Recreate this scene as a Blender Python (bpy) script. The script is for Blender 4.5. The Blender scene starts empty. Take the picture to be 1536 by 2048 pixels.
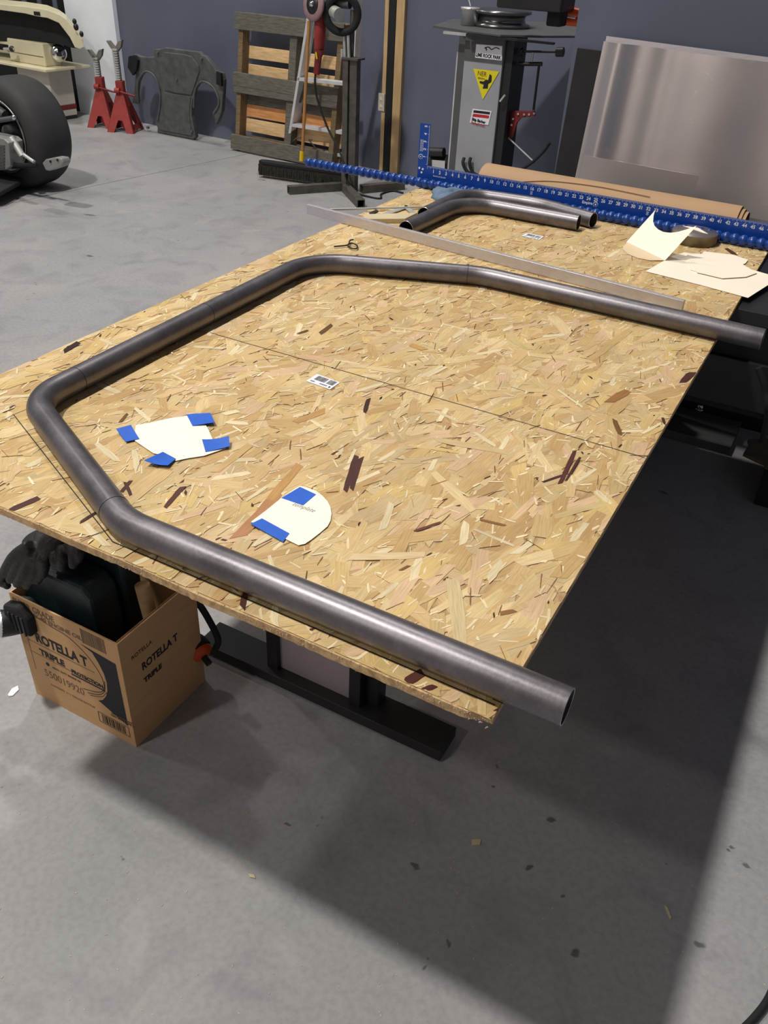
import bpy, bmesh, math, random
from mathutils import Vector, Matrix, noise
import numpy as np
random.seed(7); rng = np.random.default_rng(7)
PI = math.pi
SC = bpy.context.scene
COL = SC.collection
# ---------------------------------------------------------------- camera
H = 0.85                                       # height of the top face of the board
CAM = Vector((1.41022712, -0.67666340, 0.77797597 + H))
YAW, PITCH, ROLL, FPX = -0.477578600, 0.608117364, 0.0511742047, 1681.52107
_cy, _sy = math.cos(YAW), math.sin(YAW)
_f = Vector((_sy*math.cos(PITCH), _cy*math.cos(PITCH), -math.sin(PITCH)))
_r = Vector((_cy, -_sy, 0)); _u = _r.cross(_f)
RT = _r*math.cos(ROLL) + _u*math.sin(ROLL)
UP = -_r*math.sin(ROLL) + _u*math.cos(ROLL)
cd = bpy.data.cameras.new('camera'); cam = bpy.data.objects.new('camera', cd); COL.objects.link(cam)
cam.matrix_world = Matrix(((RT.x, UP.x, -_f.x, CAM.x), (RT.y, UP.y, -_f.y, CAM.y), (RT.z, UP.z, -_f.z, CAM.z), (0, 0, 0, 1)))
cd.sensor_fit = 'VERTICAL'; cd.sensor_height = 36; cd.lens = FPX/2048*36; cd.clip_start = .02; cd.clip_end = 60
SC.camera = cam
# ---------------------------------------------------------------- light, exposure
w = bpy.data.worlds.new('world'); SC.world = w; w.use_nodes = True
w.node_tree.nodes['Background'].inputs[0].default_value = (.80, .82, 1.0, 1)
w.node_tree.nodes['Background'].inputs[1].default_value = 0.01
def bay_light(name, x, y, z, power, size=.30, col=(1, .955, .89)):
    d = bpy.data.lights.new(name, 'AREA'); d.shape = 'DISK'; d.size = size; d.energy = power; d.color = col
    o = bpy.data.objects.new(name, d); o.location = (x, y, z); COL.objects.link(o)
bay_light('high_bay_light', -2.29, -1.05, 9.0, 640, .50)
bay_light('high_bay_light', -2.29, -5.85, 9.0, 150, .60)
bay_light('high_bay_light', -2.29, 4.60, 9.0, 250, .50)
bay_light('high_bay_light', -8.00, -1.0, 9.0, 130, .60)
bay_light('high_bay_light', -8.00, 3.8, 9.0, 180, .60)
bay_light('high_bay_light', -3.50, -8.3, 9.0, 175, .60)  # added unseen lamp that brightens the carton front and the near floor
SC.view_settings.view_transform = 'Standard'; SC.view_settings.look = 'None'
SC.view_settings.exposure = 0.0; SC.view_settings.gamma = 1; SC.view_settings.use_curve_mapping = False
# ---------------------------------------------------------------- helpers
def ray(px, py):
    return (RT*((px-768)/FPX) - UP*((py-1024)/FPX) + _f)
def PZ(px, py, z=0.0):
    d = ray(px, py); return CAM + d*((z-CAM.z)/d.z)
def PY(px, py, Y):
    d = ray(px, py); return CAM + d*((Y-CAM.y)/d.y)
def s2l(c):
    c = c/255; return c/12.92 if c <= .04045 else ((c+.055)/1.055)**2.4
def rgb(r, g, b): return (s2l(r), s2l(g), s2l(b), 1)
MATS = {}
def mat(name, col, rough=.6, metal=0.0, var=.12, scale=12.0, bump=.0, bscale=60.0, spec=.5, stretch=None, col2=None):
    """procedural principled material: colour broken up by noise, optional fine relief"""
    if name in MATS: return MATS[name]
    m = bpy.data.materials.new(name); m.use_nodes = True; nt = m.node_tree; b = nt.nodes['Principled BSDF']
    b.inputs['Roughness'].default_value = rough; b.inputs['Metallic'].default_value = metal
    b.inputs['Specular IOR Level'].default_value = spec
    tc = nt.nodes.new('ShaderNodeTexCoord'); mp = nt.nodes.new('ShaderNodeMapping')
    nt.links.new(tc.outputs['Object'], mp.inputs[0])
    if stretch: mp.inputs['Scale'].default_value = stretch
    n = nt.nodes.new('ShaderNodeTexNoise'); n.inputs['Scale'].default_value = scale; n.inputs['Detail'].default_value = 6
    nt.links.new(mp.outputs[0], n.inputs[0])
    r = nt.nodes.new('ShaderNodeValToRGB'); r.color_ramp.elements[0].position = .3; r.color_ramp.elements[1].position = .7
    c2 = col2 if col2 else tuple(min(1, x*(1+var)) for x in col[:3])+(1,)
    c1 = col if col2 else tuple(x*(1-var) for x in col[:3])+(1,)
    r.color_ramp.elements[0].color = c1; r.color_ramp.elements[1].color = c2
    nt.links.new(n.outputs['Fac'], r.inputs[0]); nt.links.new(r.outputs[0], b.inputs['Base Color'])
    if bump:
        n2 = nt.nodes.new('ShaderNodeTexNoise'); n2.inputs['Scale'].default_value = bscale; n2.inputs['Detail'].default_value = 4
        nt.links.new(mp.outputs[0], n2.inputs[0])
        bp = nt.nodes.new('ShaderNodeBump'); bp.inputs['Strength'].default_value = bump; bp.inputs['Distance'].default_value = .004
        nt.links.new(n2.outputs['Fac'], bp.inputs['Height']); nt.links.new(bp.outputs[0], b.inputs['Normal'])
    MATS[name] = m; return m
class MB:
    """collects vertices and faces of one mesh"""
    def __init__(s): s.v = []; s.f = []; s.sm = []
    def add(s, vs, fs, smooth=False):
        k = len(s.v); s.v += [tuple(v) for v in vs]; s.f += [tuple(i+k for i in f) for f in fs]; s.sm += [smooth]*len(fs); return s
    def box(s, a, b, M=None):
        vs = [Vector((x, y, z)) for x in (a[0], b[0]) for y in (a[1], b[1]) for z in (a[2], b[2])]
        if M is not None: vs = [M @ v for v in vs]
        return s.add(vs, [(0, 1, 3, 2), (4, 6, 7, 5), (0, 4, 5, 1), (2, 3, 7, 6), (0, 2, 6, 4), (1, 5, 7, 3)])
    def prism(s, pts, vec):
        """closed outline of 3-D points pushed along vec"""
        n = len(pts); vec = Vector(vec); a = [Vector(p) for p in pts]; b = [p+vec for p in a]
        return s.add(a+b, [tuple(range(n)), tuple(range(2*n-1, n-1, -1))]+[(i, i+n, (i+1) % n+n, (i+1) % n) for i in range(n)])
    def tube(s, pts, r, seg=12, cap=True, hollow=0, flat=1.0):
        pts = [Vector(p) for p in pts]; n = len(pts); rs = r if isinstance(r, (list, tuple)) else [r]*n
        t0 = (pts[1]-pts[0]).normalized(); up = Vector((0, 0, 1)) if abs(t0.z) < .9 else Vector((1, 0, 0))
        nx = t0.cross(up).normalized(); rings = []; T = []
        for i in range(n):
            t = (pts[min(i+1, n-1)]-pts[max(i-1, 0)]).normalized(); nx = (nx-t*nx.dot(t)).normalized(); by = t.cross(nx)
            T.append((nx.copy(), by)); rings.append([pts[i]+nx*math.cos(2*PI*k/seg)*rs[i]+by*math.sin(2*PI*k/seg)*rs[i]*flat for k in range(seg)])
        vs = [v for q in rings for v in q]
        fs = [(i*seg+k, i*seg+(k+1) % seg, (i+1)*seg+(k+1) % seg, (i+1)*seg+k) for i in range(n-1) for k in range(seg)]
        s.add(vs, fs, True)
        if hollow:
            ins = []
            for i in range(n):
                a, b = T[i]; ins += [pts[i]+a*math.cos(2*PI*k/seg)*(rs[i]-hollow)+b*math.sin(2*PI*k/seg)*(rs[i]-hollow) for k in range(seg)]
            s.add(ins, [tuple(reversed(f)) for f in fs], True)
            for e in (0, n-1):
                s.add(rings[e]+ins[e*seg:(e+1)*seg], [(k, (k+1) % seg, (k+1) % seg+seg, k+seg) for k in range(seg)])
        elif cap:
            s.add(rings[0], [tuple(range(seg-1, -1, -1))]); s.add(rings[-1], [tuple(range(seg))])
        return s
    def cyl(s, a, b, r, seg=24, r2=None): return s.tube([a, b], [r, r if r2 is None else r2], seg)
    def lathe(s, prof, o, axis=(0, 0, 1), seg=32):
        """profile of (radius, distance along axis) turned about axis through o"""
        o = Vector(o); ax = Vector(axis).normalized(); u = ax.orthogonal().normalized(); v = ax.cross(u); n = len(prof)
        vs = [o+ax*h+(u*math.cos(2*PI*k/seg)+v*math.sin(2*PI*k/seg))*r for r, h in prof for k in range(seg)]
        s.add(vs, [(i*seg+k, i*seg+(k+1) % seg, (i+1)*seg+(k+1) % seg, (i+1)*seg+k) for i in range(n-1) for k in range(seg)], True)
        return s
    def ball(s, c, r, sc=(1, 1, 1), seg=16, rot=None):
        c = Vector(c); vs = []; fs = []; m = seg//2
        for i in range(m+1):
            for k in range(seg):
                a = PI*i/m; b = 2*PI*k/seg; q = Vector((math.sin(a)*math.cos(b)*sc[0], math.sin(a)*math.sin(b)*sc[1], math.cos(a)*sc[2]))*r
                vs.append(c+(rot @ q if rot else q))
        fs = [(i*seg+k, (i+1)*seg+k, (i+1)*seg+(k+1) % seg, i*seg+(k+1) % seg) for i in range(m) for k in range(seg)]
        return s.add(vs, fs, True)
    def build(s, name, m, parent=None, bevel=0, loc=None, sub=0):
        me = bpy.data.meshes.new(name)
        o = bpy.data.objects.new(name, me)
        L = Vector(loc) if loc is not None else Vector((0, 0, 0))
        if parent is not None and loc is None: L = Vector((0, 0, 0)); base = parent_world(parent)
        else: base = parent_world(parent) if parent is not None else Vector((0, 0, 0))
        org = base if parent is not None and loc is None else L
        me.from_pydata([tuple(Vector(v)-org) for v in s.v], [], s.f); me.validate()
        for i, p in enumerate(me.polygons):
            if i < len(s.sm): p.use_smooth = s.sm[i]
        if m: me.materials.append(m)
        bm = bmesh.new(); bm.from_mesh(me); bmesh.ops.recalc_face_normals(bm, faces=bm.faces); bm.to_mesh(me); bm.free()
        COL.objects.link(o); o.location = org-base if parent is not None else org
        if parent is not None: o.parent = parent
        if bevel:
            b = o.modifiers.new('bevel', 'BEVEL'); b.width = bevel; b.segments = 2; b.limit_method = 'ANGLE'; b.angle_limit = .6
        if sub:
            q = o.modifiers.new('sub', 'SUBSURF'); q.levels = sub; q.render_levels = sub
        return o
def parent_world(o):
    l = Vector((0, 0, 0))
    while o is not None: l += o.location; o = o.parent
    return l
def tag(o, label, cat, group=None):
    o['label'] = label; o['category'] = cat
    if group: o['group'] = group
    return o
def thing(name, label, cat, loc=(0, 0, 0), group=None):
    o = bpy.data.objects.new(name, None); COL.objects.link(o); o.location = loc; o.empty_display_size = .05
    return tag(o, label, cat, group)
def struct(o): o['kind'] = 'structure'; return o
def pxprism(pts, Y, depth): return MB().prism([PY(x, y, Y) for x, y in pts], (0, depth, 0))
def text_mb(mb, body, size, M, ext=.0004, align='LEFT', bold=0, sx=1.0):
    """lettering turned into mesh, laid out in the plane of matrix M (x right, y up, z out)"""
    cu = bpy.data.curves.new('t', 'FONT'); cu.body = body; cu.size = size; cu.extrude = ext; cu.align_x = align; cu.offset = bold; cu.resolution_u = 3
    ob = bpy.data.objects.new('t', cu); COL.objects.link(ob)
    dg = bpy.context.evaluated_depsgraph_get(); me = bpy.data.meshes.new_from_object(ob.evaluated_get(dg))
    S = Matrix.Diagonal((sx, 1, 1, 1))
    mb.add([M @ S @ v.co for v in me.vertices], [tuple(p.vertices) for p in me.polygons])
    bpy.data.objects.remove(ob); bpy.data.meshes.remove(me); bpy.data.curves.remove(cu)
def frame(o, x, y):
    """matrix with origin o, x axis and y axis given (world vectors)"""
    x = Vector(x).normalized(); y = Vector(y); y = (y-x*y.dot(x)).normalized(); z = x.cross(y); o = Vector(o)
    return Matrix(((x.x, y.x, z.x, o.x), (x.y, y.y, z.y, o.y), (x.z, y.z, z.z, o.z), (0, 0, 0, 1)))
def arc_path(P, R, n=10):
    """polyline with rounded corners of bend radius R"""
    P = [Vector(p) for p in P]; out = [P[0]]
    for i in range(1, len(P)-1):
        a = (P[i-1]-P[i]).normalized(); b = (P[i+1]-P[i]).normalized(); ang = a.angle(b); rr = R[i-1] if isinstance(R, (list, tuple)) else R
        d = rr/math.tan(ang/2); c = P[i]+(a+b).normalized()*(rr/math.sin(ang/2)); s0 = P[i]+a*d-c; s1 = P[i]+b*d-c; th = s0.angle(s1)
        for k in range(n+1):
            t = k/n; out.append(c+(s0*math.sin((1-t)*th)+s1*math.sin(t*th))/math.sin(th))
    out.append(P[-1]); return out
def smooth(P, n=8):
    P = [Vector(p) for p in P]; Q = [P[0]*2-P[1]]+P+[P[-1]*2-P[-2]]; out = []
    for i in range(1, len(Q)-2):
        for k in range(n):
            t = k/n; a, b, c, d = Q[i-1:i+3]
            out.append(.5*((2*b)+(c-a)*t+(2*a-5*b+4*c-d)*t*t+(3*b-a-3*c+d)*t**3))
    out.append(P[-1]); return out
# ---------------------------------------------------------------- materials
def concrete():
    m = bpy.data.materials.new('concrete'); m.use_nodes = True; nt = m.node_tree; b = nt.nodes['Principled BSDF']; L = nt.links
    tc = nt.nodes.new('ShaderNodeTexCoord')
    def noi(s, d, dist=0):
        n = nt.nodes.new('ShaderNodeTexNoise'); n.inputs['Scale'].default_value = s; n.inputs['Detail'].default_value = d; n.inputs['Distortion'].default_value = dist
        L.new(tc.outputs['Object'], n.inputs[0]); return n
    def ramp(src, stops):
        r = nt.nodes.new('ShaderNodeValToRGB'); e = r.color_ramp.elements
        while len(e) < len(stops): e.new(.5)
        for q, (p_, c_) in zip(e, stops): q.position = p_; q.color = c_
        L.new(src, r.inputs[0]); return r
    def mix(a, bb, fac=1.0, mode='MULTIPLY'):
        x = nt.nodes.new('ShaderNodeMix'); x.data_type = 'RGBA'; x.blend_type = mode
        if isinstance(fac, float): x.inputs[0].default_value = fac
        else: L.new(fac, x.inputs[0])
        L.new(a, x.inputs[6])
        if isinstance(bb, tuple): x.inputs[7].default_value = bb
        else: L.new(bb, x.inputs[7])
        return x.outputs[2]
    big = ramp(noi(1.1, 5, .6).outputs['Fac'], [(.32, (.295, .297, .305, 1)), (.52, (.345, .338, .342, 1)), (.72, (.395, .378, .382, 1))])
    med = ramp(noi(5.5, 8, .9).outputs['Fac'], [(.30, (.84, .84, .86, 1)), (.5, (1, 1, 1, 1)), (.8, (1.0, 1.0, 1.0, 1))])
    c = mix(big.outputs[0], med.outputs[0])
    fine = ramp(noi(70, 4).outputs['Fac'], [(.3, (.86, .86, .86, 1)), (.6, (1, 1, 1, 1))]); c = mix(c, fine.outputs[0])
    st = ramp(noi(11, 3, 1.2).outputs['Fac'], [(.735, (0, 0, 0, 1)), (.76, (.8, .8, .8, 1))]); c = mix(c, (.10, .10, .10, 1), st.outputs[0], 'MIX')
    pale = ramp(noi(2.3, 9, 2).outputs['Fac'], [(.62, (0, 0, 0, 1)), (.8, (.5, .5, .5, 1))]); c = mix(c, (.46, .44, .43, 1), pale.outputs[0], 'MIX')
    # oil spots with a place of their own
    wob = noi(45, 3); sep = nt.nodes.new('ShaderNodeVectorMath'); sep.operation = 'SCALE'; L.new(wob.outputs['Color'], sep.inputs[0]); sep.inputs['Scale'].default_value = .02
    pos = nt.nodes.new('ShaderNodeVectorMath'); pos.operation = 'ADD'; L.new(tc.outputs['Object'], pos.inputs[0]); L.new(sep.outputs[0], pos.inputs[1])
    for (px, py, r1, r2, an) in [(1400, 1890, .012, .007, .5), (1490, 1730, .011, .006, .2), (830, 1732, .012, .006, .1), (575, 1650, .008, .004, .6), (180, 430, .055, .02, .2), (180, 512, .03, .016, 0),
                                 (1327, 985, .022, .008, -.3), (1465, 1695, .008, .005, 0), (1150, 1905, .012, .008, 1), (1458, 1700, .006, .004, 0), (1060, 1735, .010, .006, 1.2), (118, 398, .12, .02, .1), (1105, 1640, .012, .008, .4)]:
        q = PZ(px, py, 0); mp = nt.nodes.new('ShaderNodeMapping'); mp.vector_type = 'TEXTURE'; mp.inputs['Location'].default_value = (q.x+.01, q.y+.01, .01); mp.inputs['Rotation'].default_value = (0, 0, an); mp.inputs['Scale'].default_value = (r1, r2, 1)
        L.new(pos.outputs[0], mp.inputs[0]); ln = nt.nodes.new('ShaderNodeVectorMath'); ln.operation = 'LENGTH'; L.new(mp.outputs[0], ln.inputs[0])
        rr = ramp(ln.outputs['Value'], [(.55, (.75, .75, .75, 1)), (1.0, (0, 0, 0, 1))]); c = mix(c, (.06, .06, .062, 1), rr.outputs[0], 'MIX')
    L.new(c, b.inputs['Base Color'])
    rgh = ramp(noi(3, 5).outputs['Fac'], [(.3, (.42, .42, .42, 1)), (.7, (.62, .62, .62, 1))]); L.new(rgh.outputs[0], b.inputs['Roughness'])
    bp = nt.nodes.new('ShaderNodeBump'); bp.inputs['Strength'].default_value = .15; bp.inputs['Distance'].default_value = .003; L.new(noi(40, 6).outputs['Fac'], bp.inputs['Height']); L.new(bp.outputs[0], b.inputs['Normal'])
    return m
M_floor = concrete()
M_wall = mat('slate_blue_wall_paint', rgb(96, 102, 119), .55, var=.10, scale=1.6, bump=.06, bscale=220)
M_white = mat('white_wall_paint', rgb(236, 242, 255), .5, var=.08, scale=2.2)
M_dark = mat('black_paint', rgb(30, 30, 32), .45, var=.25, scale=9)
M_soft = mat('matte_black', rgb(24, 25, 27), .8, var=.2, scale=20, bump=.1)
M_steel = mat('bare_steel', rgb(112, 110, 108), .42, .85, var=.25, scale=14, bump=.08, bscale=90)
M_tubeend = mat('cut_steel', rgb(205, 203, 200), .3, 1.0)
M_rust = mat('dull_steel_box_section', rgb(98, 94, 88), .55, .5, var=.25, scale=18, bump=.1)
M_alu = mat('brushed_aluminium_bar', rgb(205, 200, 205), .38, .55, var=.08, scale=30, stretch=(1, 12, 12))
M_ladder = mat('ladder_aluminium', rgb(226, 228, 232), .4, .2, var=.1)
M_red = mat('red_enamel', rgb(150, 52, 47), .5, var=.15, scale=20)
M_dred = mat('dark_red_enamel', rgb(120, 35, 32), .45, var=.2)
M_cream = mat('cream_enamel', rgb(222, 214, 180), .38, var=.06, scale=6)
M_cream2 = mat('grey_cream_enamel', rgb(196, 192, 180), .45, var=.06, scale=6)
M_cast = mat('grey_cast_plastic', rgb(88, 90, 89), .65, var=.25, scale=18, bump=.3, bscale=70)
M_tyre = mat('tyre_rubber', rgb(52, 52, 53), .75, var=.15, scale=8, bump=.15, bscale=150)
M_chrome = mat('chrome', rgb(210, 210, 212), .15, 1.0, var=.03)
M_zinc = mat('zinc_plated_steel', rgb(212, 212, 210), .38, .6, var=.15)
M_blue = mat('blue_anodised_aluminium', rgb(22, 74, 168), .35, .25, var=.08, scale=30)
M_bead = mat('blue_plastic', rgb(20, 62, 140), .28, var=.08)
M_print = mat('white_print', rgb(232, 236, 245), .6, var=.02)
M_tape = mat('blue_masking_tape', rgb(30, 96, 205), .6, var=.08, scale=30, bump=.15, bscale=300)
M_card = mat('cream_card', rgb(252, 248, 230), .75, var=.02, scale=8)
M_card2 = mat('pale_card', rgb(252, 241, 222), .75, var=.02, scale=8)
M_label = mat('white_label', rgb(236, 238, 245), .5, var=.01)
M_ink = mat('black_ink', rgb(26, 26, 30), .7, var=.1)
M_kraft = mat('kraft_paper', rgb(178, 144, 108), .7, var=.06, scale=5, bump=.05)
M_cardboard = mat('brown_cardboard', rgb(205, 163, 116), .8, var=.05, scale=7, bump=.1, bscale=60, stretch=(1, 1, 8))
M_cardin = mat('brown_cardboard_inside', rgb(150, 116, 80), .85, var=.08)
M_fadeink = mat('faded_brown_ink', rgb(120, 98, 76), .8, var=.1)
M_teal = mat('dark_teal_plastic', rgb(26, 42, 48), .42, var=.1, bump=.15, bscale=200)
M_wood = mat('turned_wood', rgb(190, 160, 118), .6, var=.1, scale=9, stretch=(1, 1, 8))
M_glove = mat('black_nitrile', rgb(32, 31, 31), .55, var=.25, scale=40, bump=.5, bscale=120)
M_orange = mat('orange_plastic', rgb(222, 84, 26), .4, var=.1)
M_grey = mat('grey_machine_paint', rgb(158, 160, 164), .45, var=.08, scale=5)
M_dgrey = mat('dark_grey_machine_paint', rgb(82, 84, 84), .5, var=.12)
M_paint_yellow = mat('yellow_vinyl', rgb(232, 216, 30), .45, var=.04)
M_redink = mat('red_ink', rgb(190, 36, 46), .6, var=.05)
M_grain_grey = mat('weathered_grey_wood', rgb(98, 94, 84), .85, var=.3, scale=14, bump=.4, bscale=60, stretch=(1, 8, 8))
M_grain_tan = mat('pale_pallet_wood', rgb(222, 186, 136), .8, var=.18, scale=9, bump=.3, bscale=50, stretch=(1, 8, 8))
M_grain_brown = mat('brown_pallet_wood', rgb(120, 100, 72), .85, var=.3, scale=12, bump=.4, bscale=50, stretch=(1, 8, 8))
M_grain_orange = mat('orange_tinted_pallet_wood', rgb(205, 145, 90), .8, var=.2, scale=8, bump=.3, stretch=(1, 8, 8))
M_stud = mat('pine_stud', rgb(200, 168, 122), .7, var=.12, scale=8, bump=.15, stretch=(8, 8, 1))
M_handle = mat('varnished_broom_handle', rgb(170, 122, 72), .45, var=.12, scale=8)
M_yellow = mat('yellow_plastic', rgb(235, 200, 20), .45, var=.04)
M_bristle = mat('dark_bristles', rgb(44, 40, 36), .95, var=.4, scale=60, bump=1.0, bscale=200)
M_pink = mat('pink_wool_pad', rgb(150, 122, 124), .95, var=.12, scale=40, bump=.5, bscale=150)
M_clear = mat('clear_lens', rgb(170, 175, 185), .12, .6, var=.3, scale=60)
M_rag = mat('blue_grey_shop_rag', rgb(98, 120, 142), .95, var=.25, scale=40, bump=.6, bscale=120)
M_brick = mat('brown_ragged_board', rgb(96, 84, 62), .9, var=.2, bump=.4)
M_silver = mat('silver_panel', rgb(190, 178, 182), .55, .3, var=.05, scale=4)
M_scrap = mat('wood_chip', rgb(200, 185, 150), .8, var=.1)
def sheet_alu():
    m = bpy.data.materials.new('smudged_aluminium_sheet'); m.use_nodes = True; nt = m.node_tree; b = nt.nodes['Principled BSDF']; L = nt.links
    b.inputs['Metallic'].default_value = .9; tc = nt.nodes.new('ShaderNodeTexCoord')
    n = nt.nodes.new('ShaderNodeTexNoise'); n.inputs['Scale'].default_value = 3.2; n.inputs['Detail'].default_value = 5; L.new(tc.outputs['Object'], n.inputs[0])
    r = nt.nodes.new('ShaderNodeValToRGB'); r.color_ramp.elements[0].position = .3; r.color_ramp.elements[1].position = .75
    r.color_ramp.elements[0].color = (.62, .57, .565, 1); r.color_ramp.elements[1].color = (.74, .68, .675, 1); L.new(n.outputs['Fac'], r.inputs[0])
    n2 = nt.nodes.new('ShaderNodeTexNoise'); n2.inputs['Scale'].default_value = 16; n2.inputs['Detail'].default_value = 4; n2.inputs['Distortion'].default_value = 1.5; L.new(tc.outputs['Object'], n2.inputs[0])
    r3 = nt.nodes.new('ShaderNodeValToRGB'); r3.color_ramp.elements[0].position = .66; r3.color_ramp.elements[1].position = .80; r3.color_ramp.elements[0].color = (0, 0, 0, 1); r3.color_ramp.elements[1].color = (.7, .7, .7, 1); L.new(n2.outputs['Fac'], r3.inputs[0])
    x = nt.nodes.new('ShaderNodeMix'); x.data_type = 'RGBA'; L.new(r3.outputs[0], x.inputs[0]); L.new(r.outputs[0], x.inputs[6]); x.inputs[7].default_value = (.86, .83, .80, 1); L.new(x.outputs[2], b.inputs['Base Color'])
    b.inputs['Roughness'].default_value = .34; b.inputs['Metallic'].default_value = .85
    return m
M_sheet = sheet_alu()
def tube_mat():
    m = bpy.data.materials.new('mill_scale_steel_tube'); m.use_nodes = True; nt = m.node_tree; b = nt.nodes['Principled BSDF']; L = nt.links
    b.inputs['Metallic'].default_value = .72; tc = nt.nodes.new('ShaderNodeTexCoord')
    n = nt.nodes.new('ShaderNodeTexNoise'); n.inputs['Scale'].default_value = 16; n.inputs['Detail'].default_value = 8; n.inputs['Roughness'].default_value = .7; L.new(tc.outputs['Object'], n.inputs[0])
    r = nt.nodes.new('ShaderNodeValToRGB'); r.color_ramp.elements[0].position = .3; r.color_ramp.elements[1].position = .72
    r.color_ramp.elements[0].color = rgb(104, 100, 103); r.color_ramp.elements[1].color = rgb(128, 124, 129); L.new(n.outputs['Fac'], r.inputs[0])
    n3 = nt.nodes.new('ShaderNodeTexNoise'); n3.inputs['Scale'].default_value = 170; n3.inputs['Detail'].default_value = 3; L.new(tc.outputs['Object'], n3.inputs[0])
    r3 = nt.nodes.new('ShaderNodeValToRGB'); r3.color_ramp.elements[0].position = .35; r3.color_ramp.elements[1].position = .6; r3.color_ramp.elements[0].color = (.90, .90, .90, 1); r3.color_ramp.elements[1].color = (1, 1, 1, 1); L.new(n3.outputs['Fac'], r3.inputs[0])
    x = nt.nodes.new('ShaderNodeMix'); x.data_type = 'RGBA'; x.blend_type = 'MULTIPLY'; x.inputs[0].default_value = 1; L.new(r.outputs[0], x.inputs[6]); L.new(r3.outputs[0], x.inputs[7]); L.new(x.outputs[2], b.inputs['Base Color'])
    r2 = nt.nodes.new('ShaderNodeMapRange'); r2.inputs[1].default_value = .3; r2.inputs[2].default_value = .7; r2.inputs[3].default_value = .33; r2.inputs[4].default_value = .45; L.new(n.outputs['Fac'], r2.inputs[0]); L.new(r2.outputs[0], b.inputs['Roughness'])
    bp = nt.nodes.new('ShaderNodeBump'); bp.inputs['Strength'].default_value = .10; bp.inputs['Distance'].default_value = .001; L.new(n3.outputs['Fac'], bp.inputs['Height']); L.new(bp.outputs[0], b.inputs['Normal'])
    return m
M_tube = tube_mat()
# ================================================================ SETTING
def yw(x): return 5.81-.069*(x+4.66)                      # line of the back wall on the floor
fl = struct(MB().box((-11.2, -10.2, -.06), (5, 8, -.012)).build('floor', M_floor))
ja, jb = PZ(0, 411), PZ(460, 315); jd = (jb-ja).normalized(); jn = Vector((jd.y, -jd.x, 0))
j0 = ja-jd*((ja.y+10.2)/jd.y); j1 = ja+jd*((8-ja.y)/jd.y); g = jn*.003
MB().prism([(-11.2, -10.2, -.012), j0-g+Vector((0, 0, -.012)), j1-g+Vector((0, 0, -.012)), (-11.2, 8, -.012)], (0, 0, .012)).build('slab', M_floor, fl)
MB().prism([j0+g+Vector((0, 0, -.012)), (5, -10.2, -.012), (5, 8, -.012), j1+g+Vector((0, 0, -.012))], (0, 0, .012)).build('slab', M_floor, fl)
struct(MB().prism([(-11.2, yw(-11.2), 0), (1.0, yw(1), 0), (1.0, yw(1)+.2, 0), (-11.2, yw(-11.2)+.2, 0)], (0, 0, 9.6)).build('wall_back', M_wall))
struct(MB().box((.085, 3.50, 0), (4.2, 5.38, 9.6)).build('wall_right', M_wall))
M_far = mat('pale_grey_wall_paint', rgb(165, 156, 152), .6, var=.06, scale=1.2)
struct(MB().box((-11.2, -10.2, 0), (4.2, -10.0, 9.6)).build('wall_front', M_far))
struct(MB().box((-11.2, -10, 0), (-11.0, 7, 9.6)).build('wall_left', M_wall))
struct(MB().box((4.0, -10, 0), (4.2, 3.50, 9.6)).build('wall_side', M_wall))
struct(MB().box((-11.2, -10.2, 9.6), (4.2, 7.0, 9.7)).build('ceiling', M_dark))
# pale pilaster and the dark doorway at the far left
xa, xb = PY(140, 0, 5.8).x, PY(257, 245, 5.8).x
struct(MB().prism([(xa-.10, yw(xa)-.05, 0), (xb, yw(xb)-.05, 0), (xb, yw(xb)-.002, 0), (xa-.10, yw(xa)-.002, 0)], (0, 0, 9.6)).build('trim_1', M_white))
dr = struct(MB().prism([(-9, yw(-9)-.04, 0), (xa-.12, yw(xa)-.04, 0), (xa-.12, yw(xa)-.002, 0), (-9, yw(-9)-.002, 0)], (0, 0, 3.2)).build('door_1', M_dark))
for k in range(3):
    x = xa-.2-.22*k
    MB().prism([(x-.05, yw(x)-.06, .02), (x, yw(x)-.06, .02), (x, yw(x)-.04, .02), (x-.05, yw(x)-.04, .02)], (0, 0, 3.1)).build('door_rib', M_wall, dr)
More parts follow.
